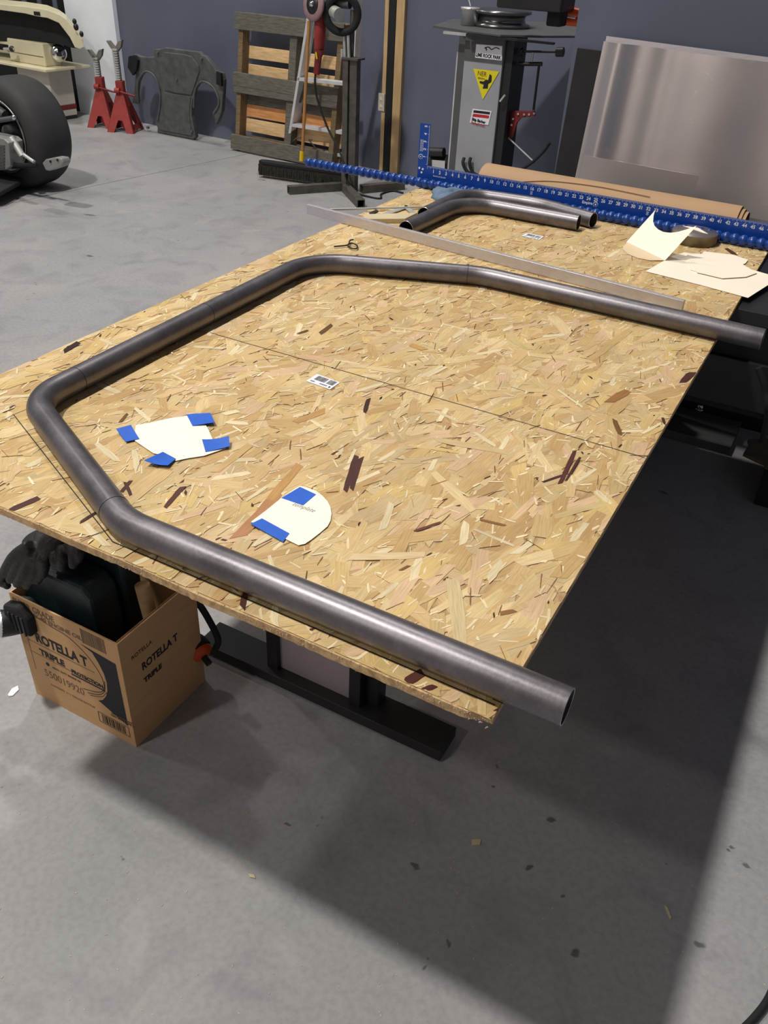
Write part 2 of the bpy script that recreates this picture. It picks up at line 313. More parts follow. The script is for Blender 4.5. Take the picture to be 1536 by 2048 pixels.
# ================================================================ OSB BOARD
BW, BL, BT = 1.219, 2.2116, .0125
def osb_mats():
    m = bpy.data.materials.new('osb_core'); m.use_nodes = True; nt = m.node_tree; b = nt.nodes['Principled BSDF']; L = nt.links
    tc = nt.nodes.new('ShaderNodeTexCoord'); mp = nt.nodes.new('ShaderNodeMapping'); mp.inputs['Scale'].default_value = (60, 14, 60); mp.inputs['Rotation'].default_value = (0, 0, .2)
    L.new(tc.outputs['Object'], mp.inputs[0]); n = nt.nodes.new('ShaderNodeTexNoise'); n.inputs['Scale'].default_value = 1.6; n.inputs['Detail'].default_value = 7; n.inputs['Distortion'].default_value = .8; L.new(mp.outputs[0], n.inputs[0])
    r = nt.nodes.new('ShaderNodeValToRGB'); e = r.color_ramp.elements; e[0].position = .25; e[0].color = rgb(150, 116, 74); e[1].position = .75; e[1].color = rgb(214, 182, 132)
    L.new(n.outputs['Fac'], r.inputs[0]); L.new(r.outputs[0], b.inputs['Base Color']); b.inputs['Roughness'].default_value = .6
    f = bpy.data.materials.new('wood_strand'); f.use_nodes = True; nt = f.node_tree; b = nt.nodes['Principled BSDF']; L = nt.links
    at = nt.nodes.new('ShaderNodeAttribute'); at.attribute_name = 'strand'; uv = nt.nodes.new('ShaderNodeUVMap'); uv.uv_map = 'grain'
    mp = nt.nodes.new('ShaderNodeMapping'); mp.inputs['Scale'].default_value = (26, 420, 1); L.new(uv.outputs[0], mp.inputs[0])
    n = nt.nodes.new('ShaderNodeTexNoise'); n.inputs['Scale'].default_value = 1; n.inputs['Detail'].default_value = 5; n.inputs['Distortion'].default_value = .35; L.new(mp.outputs[0], n.inputs[0])
    r = nt.nodes.new('ShaderNodeValToRGB'); e = r.color_ramp.elements; e[0].position = .28; e[0].color = (.82, .79, .73, 1); e[1].position = .60; e[1].color = (1.05, 1.05, 1.05, 1); L.new(n.outputs['Fac'], r.inputs[0])
    x = nt.nodes.new('ShaderNodeMix'); x.data_type = 'RGBA'; x.blend_type = 'MULTIPLY'; x.inputs[0].default_value = 1; L.new(at.outputs['Color'], x.inputs[6]); L.new(r.outputs[0], x.inputs[7])
    n2 = nt.nodes.new('ShaderNodeTexNoise'); n2.inputs['Scale'].default_value = 9; n2.inputs['Detail'].default_value = 3; tc = nt.nodes.new('ShaderNodeTexCoord'); L.new(tc.outputs['Object'], n2.inputs[0])
    r2 = nt.nodes.new('ShaderNodeValToRGB'); e = r2.color_ramp.elements; e[0].position = .3; e[0].color = (.88, .86, .84, 1); e[1].position = .7; e[1].color = (1.04, 1.04, 1.04, 1); L.new(n2.outputs['Fac'], r2.inputs[0])
    y = nt.nodes.new('ShaderNodeMix'); y.data_type = 'RGBA'; y.blend_type = 'MULTIPLY'; y.inputs[0].default_value = 1; L.new(x.outputs[2], y.inputs[6]); L.new(r2.outputs[0], y.inputs[7])
    L.new(y.outputs[2], b.inputs['Base Color']); b.inputs['Roughness'].default_value = .55; b.inputs['Specular IOR Level'].default_value = .35
    bp = nt.nodes.new('ShaderNodeBump'); bp.inputs['Strength'].default_value = .25; bp.inputs['Distance'].default_value = .0008; L.new(n.outputs['Fac'], bp.inputs['Height']); L.new(bp.outputs[0], b.inputs['Normal'])
    return m, f
M_osb, M_strand = osb_mats()
# outline with a rough sawn near edge
edge = []
N = 150
for i in range(N+1):
    x = BW*i/N; y = .0012*noise.noise(Vector((x*130, 0, 1)))+.0015*noise.noise(Vector((x*7, 5, 1)))
    if x > BW-.035: y += .3*(x-(BW-.035))*(1+.6*noise.noise(Vector((x*200, 0, 0))))
    edge.append((x, y))
top = [(x, y, H-.001) for x, y in edge]+[(BW, BL, H-.001), (0, BL, H-.001)]
bot = [(x, y-.001+.002*noise.noise(Vector((x*150, 3, 2))), H-BT) for x, y in edge]+[(BW, BL, H-BT), (0, BL, H-BT)]
n = len(top); mb = MB(); mb.add(top+bot, [tuple(range(n)), tuple(range(2*n-1, n-1, -1))]+[(i, i+n, (i+1) % n+n, (i+1) % n) for i in range(n)])
board = tag(mb.build('osb_board', M_osb, None, loc=(0, 0, H)), 'large pale oriented strand board laid out as a work table top', 'board')
def strands():
    V = []; F = []; C = []; UVV = []
    pal = [(208, 180, 128), (214, 186, 136), (204, 176, 124), (218, 192, 142), (200, 168, 116), (221, 197, 150), (211, 180, 130), (194, 160, 110), (212, 184, 124), (215, 184, 146), (202, 178, 134), (210, 186, 136)]
    pal = [np.array([s2l(a), s2l(b_), s2l(c)]) for a, b_, c in pal]
    pale = np.array([s2l(250), s2l(232), s2l(190)]); dark = np.array([s2l(78), s2l(42), s2l(34)]); brown = np.array([s2l(140), s2l(98), s2l(56)])
    def flake(cx, cy, L_, W_, a, z, col, ragged=.35, bent=0):
        ca, sa = math.cos(a), math.sin(a); m = 4 if L_ > .03 else 2
        ends = (rng.uniform(-ragged, ragged, 2)*W_*1.3); tp = 1-.3*rng.uniform(0, 1, 2); lo = []; hi = []
        for i in range(m+1):
            u = -.5+i/m; e_ = (i == 0 or i == m); tap = (tp[0] if u < 0 else tp[1]) if e_ else 1
            for side, row in ((-1, lo), (1, hi)):
                v = side*(.5+rng.uniform(-.08, .08))*tap; x = u*L_+((ends[0] if u < 0 else ends[1])*v*2 if e_ else 0); y = v*W_
                wx, wy = cx+x*ca-y*sa, cy+x*sa+y*ca; wx = min(max(wx, .0006), BW-.0006); wy = min(max(wy, .003), BL-.0006)
                row.append(((wx, wy, z), (u*L_+cx*7, v*W_+cy*3)))
        k = len(V)
        for a_, b_ in zip(lo, hi): V.append(a_[0]); V.append(b_[0]); UVV.append(a_[1]); UVV.append(b_[1])
        for i in range(m): F.append((k+2*i, k+2*i+2, k+2*i+3, k+2*i+1)); C.append(col)
    def rot(p=.16):
        return rng.uniform(0, PI) if rng.random() < p else PI/2+rng.normal(-.12, .36)
    def zz(t): return t
    total = 4600
    for i in range(total):
        c = pal[rng.integers(len(pal))]*rng.uniform(.93, 1.07)
        flake(rng.uniform(0, BW), rng.uniform(0, BL), rng.uniform(.05, .15), rng.uniform(.010, .034), rot(), -.0009+.0010*i/total, c)
    for i in range(3400):                       # thin pale slivers
        flake(rng.uniform(0, BW), rng.uniform(0, BL), rng.uniform(.004, .028), rng.uniform(.0010, .0045), rot(.5), .0001+.0003*rng.random(), pale*rng.uniform(.75, 1.0), .6)
    for i in range(170):                        # pale broad chips
        flake(rng.uniform(0, BW), rng.uniform(0, BL), rng.uniform(.03, .08), rng.uniform(.006, .014), rot(.4), .0001+.0003*rng.random(), pale*rng.uniform(.74, .90), .5)
    for i in range(650):                        # brown gaps and cracks
        flake(rng.uniform(0, BW), rng.uniform(0, BL), rng.uniform(.006, .045), rng.uniform(.0007, .0022), rot(.3), .0004+.0001*rng.random(), brown*rng.uniform(.45, 1.5), .8)
    for i in range(120):                         # small bark flecks
        flake(rng.uniform(0, BW), rng.uniform(0, BL), rng.uniform(.004, .016), rng.uniform(.002, .005), rot(.3), .0005, dark*rng.uniform(.6, 1.6), .8)
    # bark strands where they lie: (two ends in the photograph, width)
    zc1 = .00058
    for (x0, y0, x1, y1, W_, cc) in [(690, 983, 713, 912, .010, dark), (703, 980, 722, 916, .009, dark), (20, 1022, 78, 996, .013, dark), (330, 1016, 366, 974, .009, dark*1.3), (243, 985, 262, 962, .007, dark), (1085, 965, 1135, 948, .006, dark), (1120, 968, 1150, 902, .008, dark*1.2), (1132, 962, 1160, 915, .005, dark),
                                     (128, 704, 157, 685, .016, dark*.35), (1365, 766, 1385, 745, .016, dark), (729, 826, 737, 798, .008, dark*.7), (640, 668, 664, 650, .012, brown*.5), (596, 668, 616, 661, .008, brown*.5), (160, 1046, 196, 1023, .006, dark), (484, 1216, 491, 1186, .009, dark), (808, 1368, 845, 1345, .014, dark*1.2), (850, 1380, 870, 1372, .008, dark*1.2),
                                     (1452, 497, 1470, 510, .018, brown*.3), (960, 1040, 1010, 1052, .006, brown), (830, 1063, 880, 1046, .006, dark*2), (250, 965, 262, 992, .006, dark), (800, 1142, 818, 1132, .005, brown*.8), (1325, 836, 1330, 850, .006, dark), (1000, 1228, 1030, 1222, .008, brown*1.1), (240, 846, 255, 828, .006, brown*.6),
                                     (1217, 805, 1255, 782, .020, brown*1.3), (1229, 840, 1240, 870, .010, brown*.7), (745, 1340, 760, 1350, .01, brown)]:
        a, b_ = PZ(x0, y0, H), PZ(x1, y1, H); d = b_-a; flake((a.x+b_.x)/2, (a.y+b_.y)/2, d.length, W_, math.atan2(d.y, d.x), (zc1 := zc1+.000006), cc, .5)
    zc2 = .00042
    for (x0, y0, x1, y1, W_, cc) in [(475, 1075, 560, 985, .020, (190, 138, 96)), (905, 1160, 925, 1320, .020, (216, 196, 150)), (700, 730, 800, 745, .018, (226, 200, 150)), (640, 720, 700, 790, .010, (222, 196, 140)), (1025, 680, 1060, 700, .02, (208, 186, 128)), (395, 740, 470, 715, .03, (226, 198, 140)), (540, 1000, 600, 930, .016, (200, 154, 96)),
                                     (596, 712, 665, 722, .022, (224, 186, 150)), (780, 655, 875, 665, .009, (232, 206, 152)), (255, 1000, 330, 940, .035, (222, 192, 140)), (870, 880, 1010, 905, .018, (216, 190, 142)), (700, 1115, 850, 1110, .018, (230, 205, 160)), (1180, 720, 1260, 660, .02, (206, 176, 122)), (820, 690, 850, 700, .02, (206, 160, 100)),
                                     (1115, 780, 1165, 815, .006, (238, 226, 180)), (590, 845, 650, 822, .018, (196, 152, 96)), (430, 945, 500, 890, .015, (214, 180, 124))]:
        a, b_ = PZ(x0, y0, H), PZ(x1, y1, H); d = b_-a; flake((a.x+b_.x)/2, (a.y+b_.y)/2, d.length, W_, math.atan2(d.y, d.x), (zc2 := zc2+.000006), np.array([s2l(q) for q in cc])*.93, .4)
    me = bpy.data.meshes.new('wood_strand'); me.from_pydata(V, [], F)
    ca = me.color_attributes.new('strand', 'FLOAT_COLOR', 'CORNER'); uvl = me.uv_layers.new(name='grain')
    UV = [UVV[i] for f in F for i in f]; lc = np.array([len(f) for f in F]); cols = np.repeat(np.array(C), lc, axis=0); cols = np.concatenate([cols, np.ones((len(cols), 1))], 1)
    ca.data.foreach_set('color', cols.astype(np.float32).ravel()); uvl.data.foreach_set('uv', np.array(UV, dtype=np.float32).ravel())
    me.materials.append(M_strand); o = bpy.data.objects.new('wood_strand', me); COL.objects.link(o); o.parent = board; o['kind'] = 'stuff'; o.location = (0, 0, .0004)
strands()
# fuzz of torn fibres along the sawn near edge
mb = MB()
for i in range(900):
    x = rng.uniform(0, BW); z = H-BT*rng.uniform(0, 1); a = Vector((x, .001, z)); big = x > BW-.10
    d = Vector((rng.normal(0, .6), -rng.uniform(.3, 1), rng.normal(-.2, .5))).normalized()*rng.uniform(.001, .004)*(1.2 if big else 1); t = Vector((rng.uniform(.0005, .0016), 0, rng.uniform(-.0005, .0005)))*(1.2 if big else 1)
    mb.add([a-t, a+t, a+d, a+Vector((0, 0, .0007))], [(0, 1, 2), (1, 3, 2), (3, 0, 2), (0, 3, 1)])
M_fuzz = mat('torn_wood_fibre', rgb(176, 152, 136), .9, var=.2, scale=30)
o = mb.build('torn_fibre', M_fuzz, board); o['kind'] = 'stuff'
# pencil lines drawn on the board
def line_on(mb, pts, wd=.0016):
    for a, b in zip(pts[:-1], pts[1:]):
        a, b = Vector(a), Vector(b); d = (b-a).normalized(); s = Vector((-d.y, d.x, 0))*wd/2
        mb.prism([a-s, b-s, b+s, a+s], (0, 0, .00015))
zt = H+.00125
P = lambda x, y, z=zt: PZ(x, y, z)
mb = MB(); mid = PZ(225, 1083, zt)
line_on(mb, [P(27, 829), mid]); line_on(mb, [mid, (1.213, .026, zt)], .0017); line_on(mb, [P(27, 829), P(78, 808)], .0009); line_on(mb, [P(27, 829), P(0, 844)], .0008)
line_on(mb, [P(160, 1080), P(222, 1057)], .0013); line_on(mb, [P(420, 665), P(1290, 915)], .0014)
line_on(mb, [P(985, 1398), P(1008, 1408)], .001)
mb.build('pencil_line', M_ink, board)
# bar code stickers on the board
def barcode(name, pts, label, seed):
    c = [PZ(x, y, H+.0014) for x, y in pts]; o = tag(MB().prism(c, (0, 0, .0003)).build(name, M_label, None, loc=c[0]), label, 'sticker')
    u = (c[1]-c[0]); v = (c[3]-c[0]); mb = MB(); rr = random.Random(seed); t = .14
    up = Vector((0, 0, .00035))
    while t < .90:
        wd = rr.choice([.008, .012, .018]); 
        if t < .58 or t > .62:
            a = c[0]+u*t; mb.prism([a+v*.40+up, a+u*wd+v*.40+up, a+u*wd+v*.88+up, a+v*.88+up], (0, 0, .0001))
        t += wd+rr.choice([.007, .012])
    for (a0, a1) in ((.10, .28), (.48, .82)):
        a = c[0]+u*a0+v*.16; b = c[0]+u*a1+v*.16; q = a
        k = 0
        while k < 12*(a1-a0)/.3:
            s = a0+.022*k; e = c[0]+u*s; mb.prism([e+v*.14+up, e+u*.013+v*.14+up, e+u*.013+v*.25+up, e+v*.25+up], (0, 0, .0001)); k += 1
    a = c[0]+u*.86; mb.prism([a+v*.1+up, a+u*.06+v*.1+up, a+u*.06+v*.26+up, a+v*.26+up], (0, 0, .0001))
    mb.build('bar_code', M_ink, o)
barcode('barcode_sticker', [(612, 762), (660, 779), (680, 765), (634, 748)], 'white barcode sticker in the middle of the strand board, beside the pencil line', 3)
barcode('barcode_sticker', [(1043, 472), (1078, 480), (1088, 473), (1053, 466)], 'small white barcode sticker on the strand board below the pair of short bent tubes', 5)
# ================================================================ STEEL TUBES
R0 = .0245; zc = H+.0012+R0
def steel_tube(name, pts, bend, label, marks=(), cut=None):
    path = arc_path([(x, y, z) for x, y, z in pts], bend)
    o = tag(MB().tube(path, R0, 40, hollow=.0022).build(name, M_tube, None, loc=path[0]), label, 'tube')
    for e, nx in ((0, 1), (-1, -2)):
        d = (path[e]-path[nx]).normalized(); MB().lathe([(R0-.0022, 0), (R0-.0022, .0003), (R0+.0001, .0003), (R0+.0001, 0)], path[e]+d*.0001, d, 40).build('cut_end', M_tubeend, o)
    for a, b in marks:
        a, b = Vector(a), Vector(b); d = (b-a).normalized(); u = d.orthogonal().normalized()
        MB().lathe([(R0+.0001, 0), (R0+.00035, 0), (R0+.00035, .0011), (R0+.0001, .0011)], a, d, 48).build('marker_line', M_ink, o)
    return o
hoop = [(1.295, .046, zc), (.600, .046, zc), (.186, .245, zc), (.168, 1.215, zc), (.600, 1.386, zc), (1.318, 1.373, zc)]
mk = []
pth = arc_path(hoop, [.16, .105, .15, .22])
def mark_at(px, py):
    q = PZ(px, py, zc); i = min(range(1, len(pth)-1), key=lambda k: (pth[k]-q).length); best = None
    for k in range(len(pth)-1):
        a, b = pth[k], pth[k+1]; t = max(0, min(1, (q-a).dot(b-a)/(b-a).length_squared)); c = a+(b-a)*t
        if best is None or (c-q).length < best[0]: best = ((c-q).length, c, (b-a).normalized())
    return (best[1], best[1]+best[2])
hoop_o = steel_tube('bent_steel_tube', hoop, [.16, .105, .15, .22], 'long grey steel tube bent into an open hoop, lying around the middle of the board', [mark_at(228, 1022), mark_at(935, 549), mark_at(160, 760), mark_at(412, 628)])
t2 = [PZ(812, 458, zc), PZ(942, 413, zc), PZ(1010, 412, zc), PZ(1163, 441, zc)]
steel_tube('bent_steel_tube', [t2[0], (t2[0].x+.012, 2.035, zc), (t2[3].x, 2.035, zc)], [.13], 'short bent steel tube, nearer one of the pair at the far board end')
e0 = PZ(848, 430, zc); e1 = PZ(1184, 440, zc)
steel_tube('bent_steel_tube', [(e0.x, e0.y, zc), (.222, 2.125, zc), (.47, 2.155, zc), (e1.x+.004, e1.y, zc)], [.09, .3], 'short bent steel tube behind its twin, its open end sticking out to the right')
# ================================================================ ALUMINIUM BAR
a0, a1 = PZ(613, 428, H+.001), PZ(1362, 625, H+.001); bd = (a1-a0).normalized(); bn = Vector((-bd.y, bd.x, 0))
hz = .030
o = tag(MB().prism([a0, a1, a1+bn*.014, a0+bn*.014], (0, 0, hz)).build('aluminium_bar', M_alu, None, bevel=.001, loc=a0), 'long flat aluminium bar lying across the board behind the bent hoop', 'bar')
# thin straight rod, square and combination pieces by the tube ends
q0, q1 = PZ(660, 419, H+.012), PZ(858, 414, H+.006)
o = tag(MB().cyl(q0, q1, .0035, 10).build('steel_rod', M_zinc, None, loc=q0), 'thin steel rod laid over the left edge of the board', 'rod')
MB().ball(q1, .009, seg=12).build('rod_knob', M_chrome, o)
c = [PZ(728, 447, H+.001), PZ(800, 447, H+.001), PZ(832, 433, H+.001), PZ(728, 436, H+.001)]
tag(MB().prism([c[0], PZ(810, 446, H+.001), PZ(834, 434, H+.001), PZ(726, 437, H+.001)], (0, 0, .014)).build('wooden_block', M_scrap, None, bevel=.001, loc=c[0]), 'thin pale wooden strip behind the aluminium bar', 'block')
sq = thing('folding_square', 'small steel folding square lying behind the pale wooden strip', 'square', PZ(800, 428, H+.002))
A, B, C_ = PZ(757, 433, H+.004), PZ(812, 415, H+.004), PZ(832, 431, H+.004)
for (a, b) in ((A, B), (B, C_), (A, C_)):
    d = (b-a).normalized(); s = Vector((-d.y, d.x, 0))*.009; MB().prism([a-s, b-s, b+s, a+s], (0, 0, .0025)).build('blade', M_zinc, sq)
MB().cyl(B+Vector((0, 0, 0)), B+Vector((0, 0, .006)), .006, 12).build('rivet', M_dark, sq)
c = [PZ(x, y, H+.002) for x, y in ((738, 427), (752, 421), (757, 423), (744, 429))]
tag(MB().prism(c, (0, 0, .003)).build('scriber', M_dark, None, loc=c[0]), 'small dark scriber lying under the thin steel rod', 'tool')
# paper clip / spring clip
cl = thing('wire_clip', 'small dark spring wire clip on the board beyond the bent hoop', 'clip', PZ(700, 490, H+.001))
zz_ = H+.006
MB().tube(smooth([PZ(668, 493, zz_), PZ(690, 491, zz_), PZ(697, 489, zz_), PZ(700, 481, zz_+.004), PZ(707, 479, zz_+.006)]), .0022, 8).build('wire_arm', M_dark, cl)
MB().tube(smooth([PZ(693, 491, zz_), PZ(703, 486, zz_+.003), PZ(714, 491, zz_), PZ(713, 497, zz_), PZ(702, 496, zz_), PZ(694, 490, zz_)]), .0022, 8).build('wire_loop', M_dark, cl)
# ================================================================ BLUE SQUARE, BEADED HOSE, PAPER ROLL
YR = 2.236
rs = thing('framing_square', 'large blue metal framing square standing on edge behind the board', 'square', (.0, YR, H))
MB().box((-.031, YR, H-.008), (1.262, YR+.003, H+.070)).build('blade', M_blue, rs)
MB().box((-.031, YR, H+.070), (.0095, YR+.003, H+.209)).build('tongue', M_blue, rs)
mb = MB(); X0 = .0085; zb = H+.070
Mx = lambda x, z: frame((x, YR-.0004, z), (1, 0, 0), (0, 0, 1))
for k in range(0, 16*49):
    if k % 2: continue
    x = X0+.0254*k/16; L_ = .011 if k % 16 == 0 else (.008 if k % 8 == 0 else .0045)
    if x < 1.26: mb.box((x-.00035, YR-.0006, zb-L_), (x+.00035, YR, zb-.0005))
for k in range(1, 50):
    x = X0+.0254*k
    if x < 1.255: text_mb(mb, str(k), .0145, Mx(x, zb-.0215), .0002, 'CENTER', .0004)
for k in range(0, 8*6):
    z = zb+.0254*k/8+.004
    if z < H+.206: mb.box((.0095-(.008 if k % 8 == 0 else .0045), YR-.0006, z-.00035), (.009, YR, z+.00035))
for k in (1, 2, 3, 4, 5):
    z = zb+.0254*(k-.1)+.003
    text_mb(mb, str(k), .014, frame((-.003, YR-.0004, z), (0, 0, 1), (-1, 0, 0)), .0002, 'LEFT', .0004)
for k in (16, 32): text_mb(mb, '00', .012, frame((X0+.0254*k+.004, YR-.0004, zb-.037), (0, 0, 1), (-1, 0, 0)), .0002)
text_mb(mb, 'Empire', .0125, Mx(X0+.0254*23.2, zb-.0345), .0002, 'LEFT', .0004)
text_mb(mb, 'e', .012, Mx(X0+.0254*25.05, zb-.0345), .0002, 'CENTER', .0006)
MB_ring = [(.0072, 0), (.0086, 0), (.0086, .0006), (.0072, .0006)]
mb.lathe(MB_ring, (X0+.0254*25.05, YR, zb-.0318), (0, -1, 0), 24)
mb.lathe(MB_ring, (-.021, YR, zb+.028), (0, -1, 0), 24); text_mb(mb, 'e', .012, frame((-.0185, YR-.0004, zb+.025), (0, 0, 1), (-1, 0, 0)), .0002)
for k in range(3): text_mb(mb, 'TRUE BLUE SQUARE', .0045, frame((-.023+.0045*k, YR-.0004, zb+.045), (0, 0, 1), (-1, 0, 0)), .0002)
text_mb(mb, 'TRUE BLUE SQUARE', .0058, Mx(X0+.024, zb-.033), .0002)
mb.build('scale_print', M_print, rs)
mb = MB()
for x, z in ((-.024, .058), (-.010, .056), (-.014, .044)): mb.cyl((x, YR-.001, H+z), (x, YR, H+z), .0038, 14)
mb.build('rivet', M_label, rs)
hs = thing('beaded_hose', 'blue ball-segment hose lying along the far edge of the board, overhanging left', 'hose', (0, 2.19, H))
seg_me = MB().ball((0, 0, 0), .0172, seg=16)
seg_me.lathe([(.0125, -.014), (.0125, .014)], (0, 0, 0), (1, 0, 0), 16)
first = None; xa_, xb_ = -.478, 1.32; nseg = int((xb_-xa_)/.0265)
for k in range(nseg):
    x = xa_+.0265*k; t = (x-xa_)/(xb_-xa_); y = 2.197; z = H+.0186
    if first is None:
        first = seg_me.build('segment', M_bead, hs, loc=(0, 0, 0)); s = first
    else: s = first.copy(); COL.objects.link(s); s.parent = hs
    s.location = (x, y-2.19, z-H)
# kraft paper roll
pr = thing('kraft_paper_roll', 'flattened roll of brown kraft paper lying behind the blue framing square', 'paper roll', (.65, 2.32, H))
xl, xr = PY(972, 345, 2.33).x, PY(1482, 425, 2.33).x
def roll_prof(ry, rz, cz=.0): return [Vector((0, 2.325+ry*math.cos(a), H-.012+rz+cz+rz*math.sin(a))) for a in [2*PI*k/28 for k in range(28)]]
def roll(mb, x0, x1, ry, rz, dz0=0, cz=0):
    A = [p+Vector((x0, 0, 0)) for p in roll_prof(ry, rz, cz)]; B = [p+Vector((x1, 0, dz0)) for p in roll_prof(ry, rz, cz)]; n = 28
    mb.add(A+B, [(i, (i+1) % n, (i+1) % n+n, i+n) for i in range(n)], True)
    A2 = [p*1 for p in A]; c = Vector((0, 2.325, H-.012+rz+cz)); inn = [c+Vector((q.x, 0, 0))+(q-Vector((q.x, 0, 0))-c)*.93 for q in A+B]
    mb.add(inn, [(i+n, (i+1) % n+n, (i+1) % n, i) for i in range(n)], True)
    for e in (0, n): mb.add([(A+B)[e+i] for i in range(n)]+[inn[e+i] for i in range(n)], [(i, (i+1) % n, (i+1) % n+n, i+n) for i in range(n)])
for k, (ry, rz, dx) in enumerate([(.075, .0515, 0), (.070, .047, .012), (.065, .043, .024)]):
    mb = MB(); roll(mb, xl+.004*k, xr+dx, ry, rz, -.004, .001*k); mb.build('paper_wrap', M_kraft, pr)
def roll_hit(px, py):
    d = ray(px, py); c = Vector((0, 2.325, H-.012+.0515)); a = (d.y/.075)**2+(d.z/.0515)**2; o_ = CAM-c
    b_ = 2*(o_.y*d.y/.075**2+o_.z*d.z/.0515**2); k_ = (o_.y/.075)**2+(o_.z/.0515)**2-1; q = b_*b_-4*a*k_
    return CAM+d*((-b_-math.sqrt(max(q, 0)))/(2*a))
e = smooth([roll_hit(1015, 366), roll_hit(1060, 363), roll_hit(1110, 363), roll_hit(1200, 374), roll_hit(1300, 394)], 6)
mb = MB()
mb.tube([p+Vector((0, -.0004, .0004)) for p in e], .0014, 6)
mb.build('paper_edge', M_cardin, pr)
# ================================================================ CARD TEMPLATES, PUCK
def plate(px, z, th=.0006): return MB().prism([PZ(x, y, z) for x, y in px], (0, 0, th))
t = thing('taped_template', 'irregular cream card template with four blue tape tabs, lying inside the hoop', 'template', PZ(350, 880, H+.001))
card_px = [(271, 851), (300, 846), (340, 837), (375, 832), (412, 851), (418, 862), (425, 878), (452, 897), (440, 901), (408, 912), (375, 917), (352, 922), (335, 912), (307, 907), (292, 897), (270, 882)]
plate(card_px, H+.0025, .0006).build('card', M_card, t)
def tab(pts, lifts, parent):
    """a strip of tape; corners may curl up"""
    m = MB(); a, b, c, d = [PZ(x, y, H+.0034+l) for (x, y), l in zip(pts, lifts)]; n_ = 6; vs = []
    for i in range(n_+1):
        s = i/n_; l0 = a.lerp(b, s); l1 = d.lerp(c, s); bz = 0
        for q, z0_, z1_ in ((l0, lifts[0], lifts[1]), (l1, lifts[3], lifts[2])): vs.append(Vector((q.x, q.y, H+.0036+z0_*(1-s)**2+z1_*s*s)))
    fs = [(2*i, 2*i+2, 2*i+3, 2*i+1) for i in range(n_)]; m.add(vs, fs, True); m.add([v+Vector((0, 0, .0004)) for v in vs], [tuple(reversed(f)) for f in fs], True)
    return m.build('tape_tab', M_tape, parent)
tab([(279, 878), (262, 850), (232, 858), (252, 884)], (0, .004, .004, 0), t)
tab([(373, 829), (385, 852), (430, 845), (421, 826)], (0, 0, .005, .002), t)
tab([(404, 879), (458, 872), (459, 893), (411, 904)], (0, .010, .003, 0), t)
tab([(326, 904), (352, 918), (336, 931), (288, 921)], (0, 0, .003, .009), t)
t = thing('taped_template', 'cream card template with a rounded side, handwriting and two blue tape strips', 'template', PZ(580, 1030, H+.001))
arc = [(600, 972), (617, 977), (632, 982), (645, 992), (655, 1003), (661, 1015), (663, 1028), (661, 1042), (655, 1053), (640, 1066), (622, 1080), (610, 1088), (597, 1091), (502, 1044), (530, 1023), (562, 997), (585, 981)]
plate(arc, H+.0022, .0006).build('card', M_card, t)
def strip(px, parent):
    plate(px, H+.0029, .0004).build('tape_strip', M_tape, parent)
strip([(563, 996), (600, 974), (632, 989), (606, 1011)], t); strip([(501, 1048), (524, 1037), (579, 1067), (566, 1084)], t)
mb = MB(); o_ = PZ(583, 1010, H+.0029); x_ = PZ(630, 1026, H+.0029)-o_; Mf = frame(o_, x_, Vector((-x_.y, x_.x, 0)))
text_mb(mb, 'template', .0145, Mf @ Matrix(((1, .3, 0, 0), (0, 1, 0, 0), (0, 0, 1, 0), (0, 0, 0, 1))), .0001, 'LEFT', -.0002, .8); mb.build('handwriting', M_ink, t)
# folded card standing with a scalloped edge
cc = thing('folded_card', 'cream card folded up with a concave cut edge, near the grey puck', 'card', PZ(1290, 505, H))
A, B = PZ(1253, 484, H+.003), PZ(1330, 521, H+.003)
fl_ = [A, PZ(1278, 490, H+.003), B, PZ(1300, 521, H+.0015), PZ(1275, 516, H+.0015), PZ(1255, 508, H+.0015), PZ(1246, 499, H+.0015), PZ(1246, 492, H+.0015), PZ(1252, 488, H+.0015)]
MB().prism(fl_, (0, 0, .0006)).build('lower_flap', mat('tan_card_back', rgb(222, 200, 166), .8, var=.03), cc)
def up_pt(px, py, u):                         # a point of the raised flap: depth grows with height
    d = ray(px, py); base = A+(B-A)*u; n0 = Vector((-(B-A).y, (B-A).x, 0)).normalized(); nn = (n0*.75+Vector((0, 0, -1))*.0)
    pl = (Vector((0, 0, 1))*.60-n0*.80).normalized(); tt = (A-CAM).dot(pl)/d.dot(pl); return CAM+d*tt
ups = [(1253, 484), (1310, 421), (1307, 432), (1306, 443), (1309, 452), (1316, 459), (1326, 464), (1340, 466), (1356, 464), (1373, 459), (1393, 452), (1330, 521)]
q = [up_pt(x, y, .5) for x, y in ups]; MB().prism(q, (0, .0004, .0004)).build('raised_flap', M_card, cc)
pk = thing('steel_puck', 'round grey aluminium puck with a dirty side, standing before the blue hose', 'disc', PZ(1384, 480, H+.001))
pc = PZ(1386, 482, H+.0012)
MB().lathe([(0, 0), (.069, 0), (.070, .001), (.070, .030), (.069, .031)], pc, (0, 0, 1), 48).build('body', mat('dirty_cast_side', rgb(112, 98, 70), .85, .1, var=.5, scale=22), pk)
MB().lathe([(0, .0315), (.0685, .0315), (.069, .0305)], pc, (0, 0, 1), 48).build('machined_face', mat('machined_face', rgb(150, 140, 138), .35, .6, var=.15, scale=14), pk)
zq = pc.z+.032
tag(MB().prism([PZ(1366, 452, zq), PZ(1396, 456, zq), PZ(1416, 468, zq), PZ(1406, 466, zq)], (0, 0, .001)).build('card_scrap', M_card2, None, loc=PZ(1390, 460, zq)), 'narrow scrap of card lying on top of the grey puck', 'scrap')
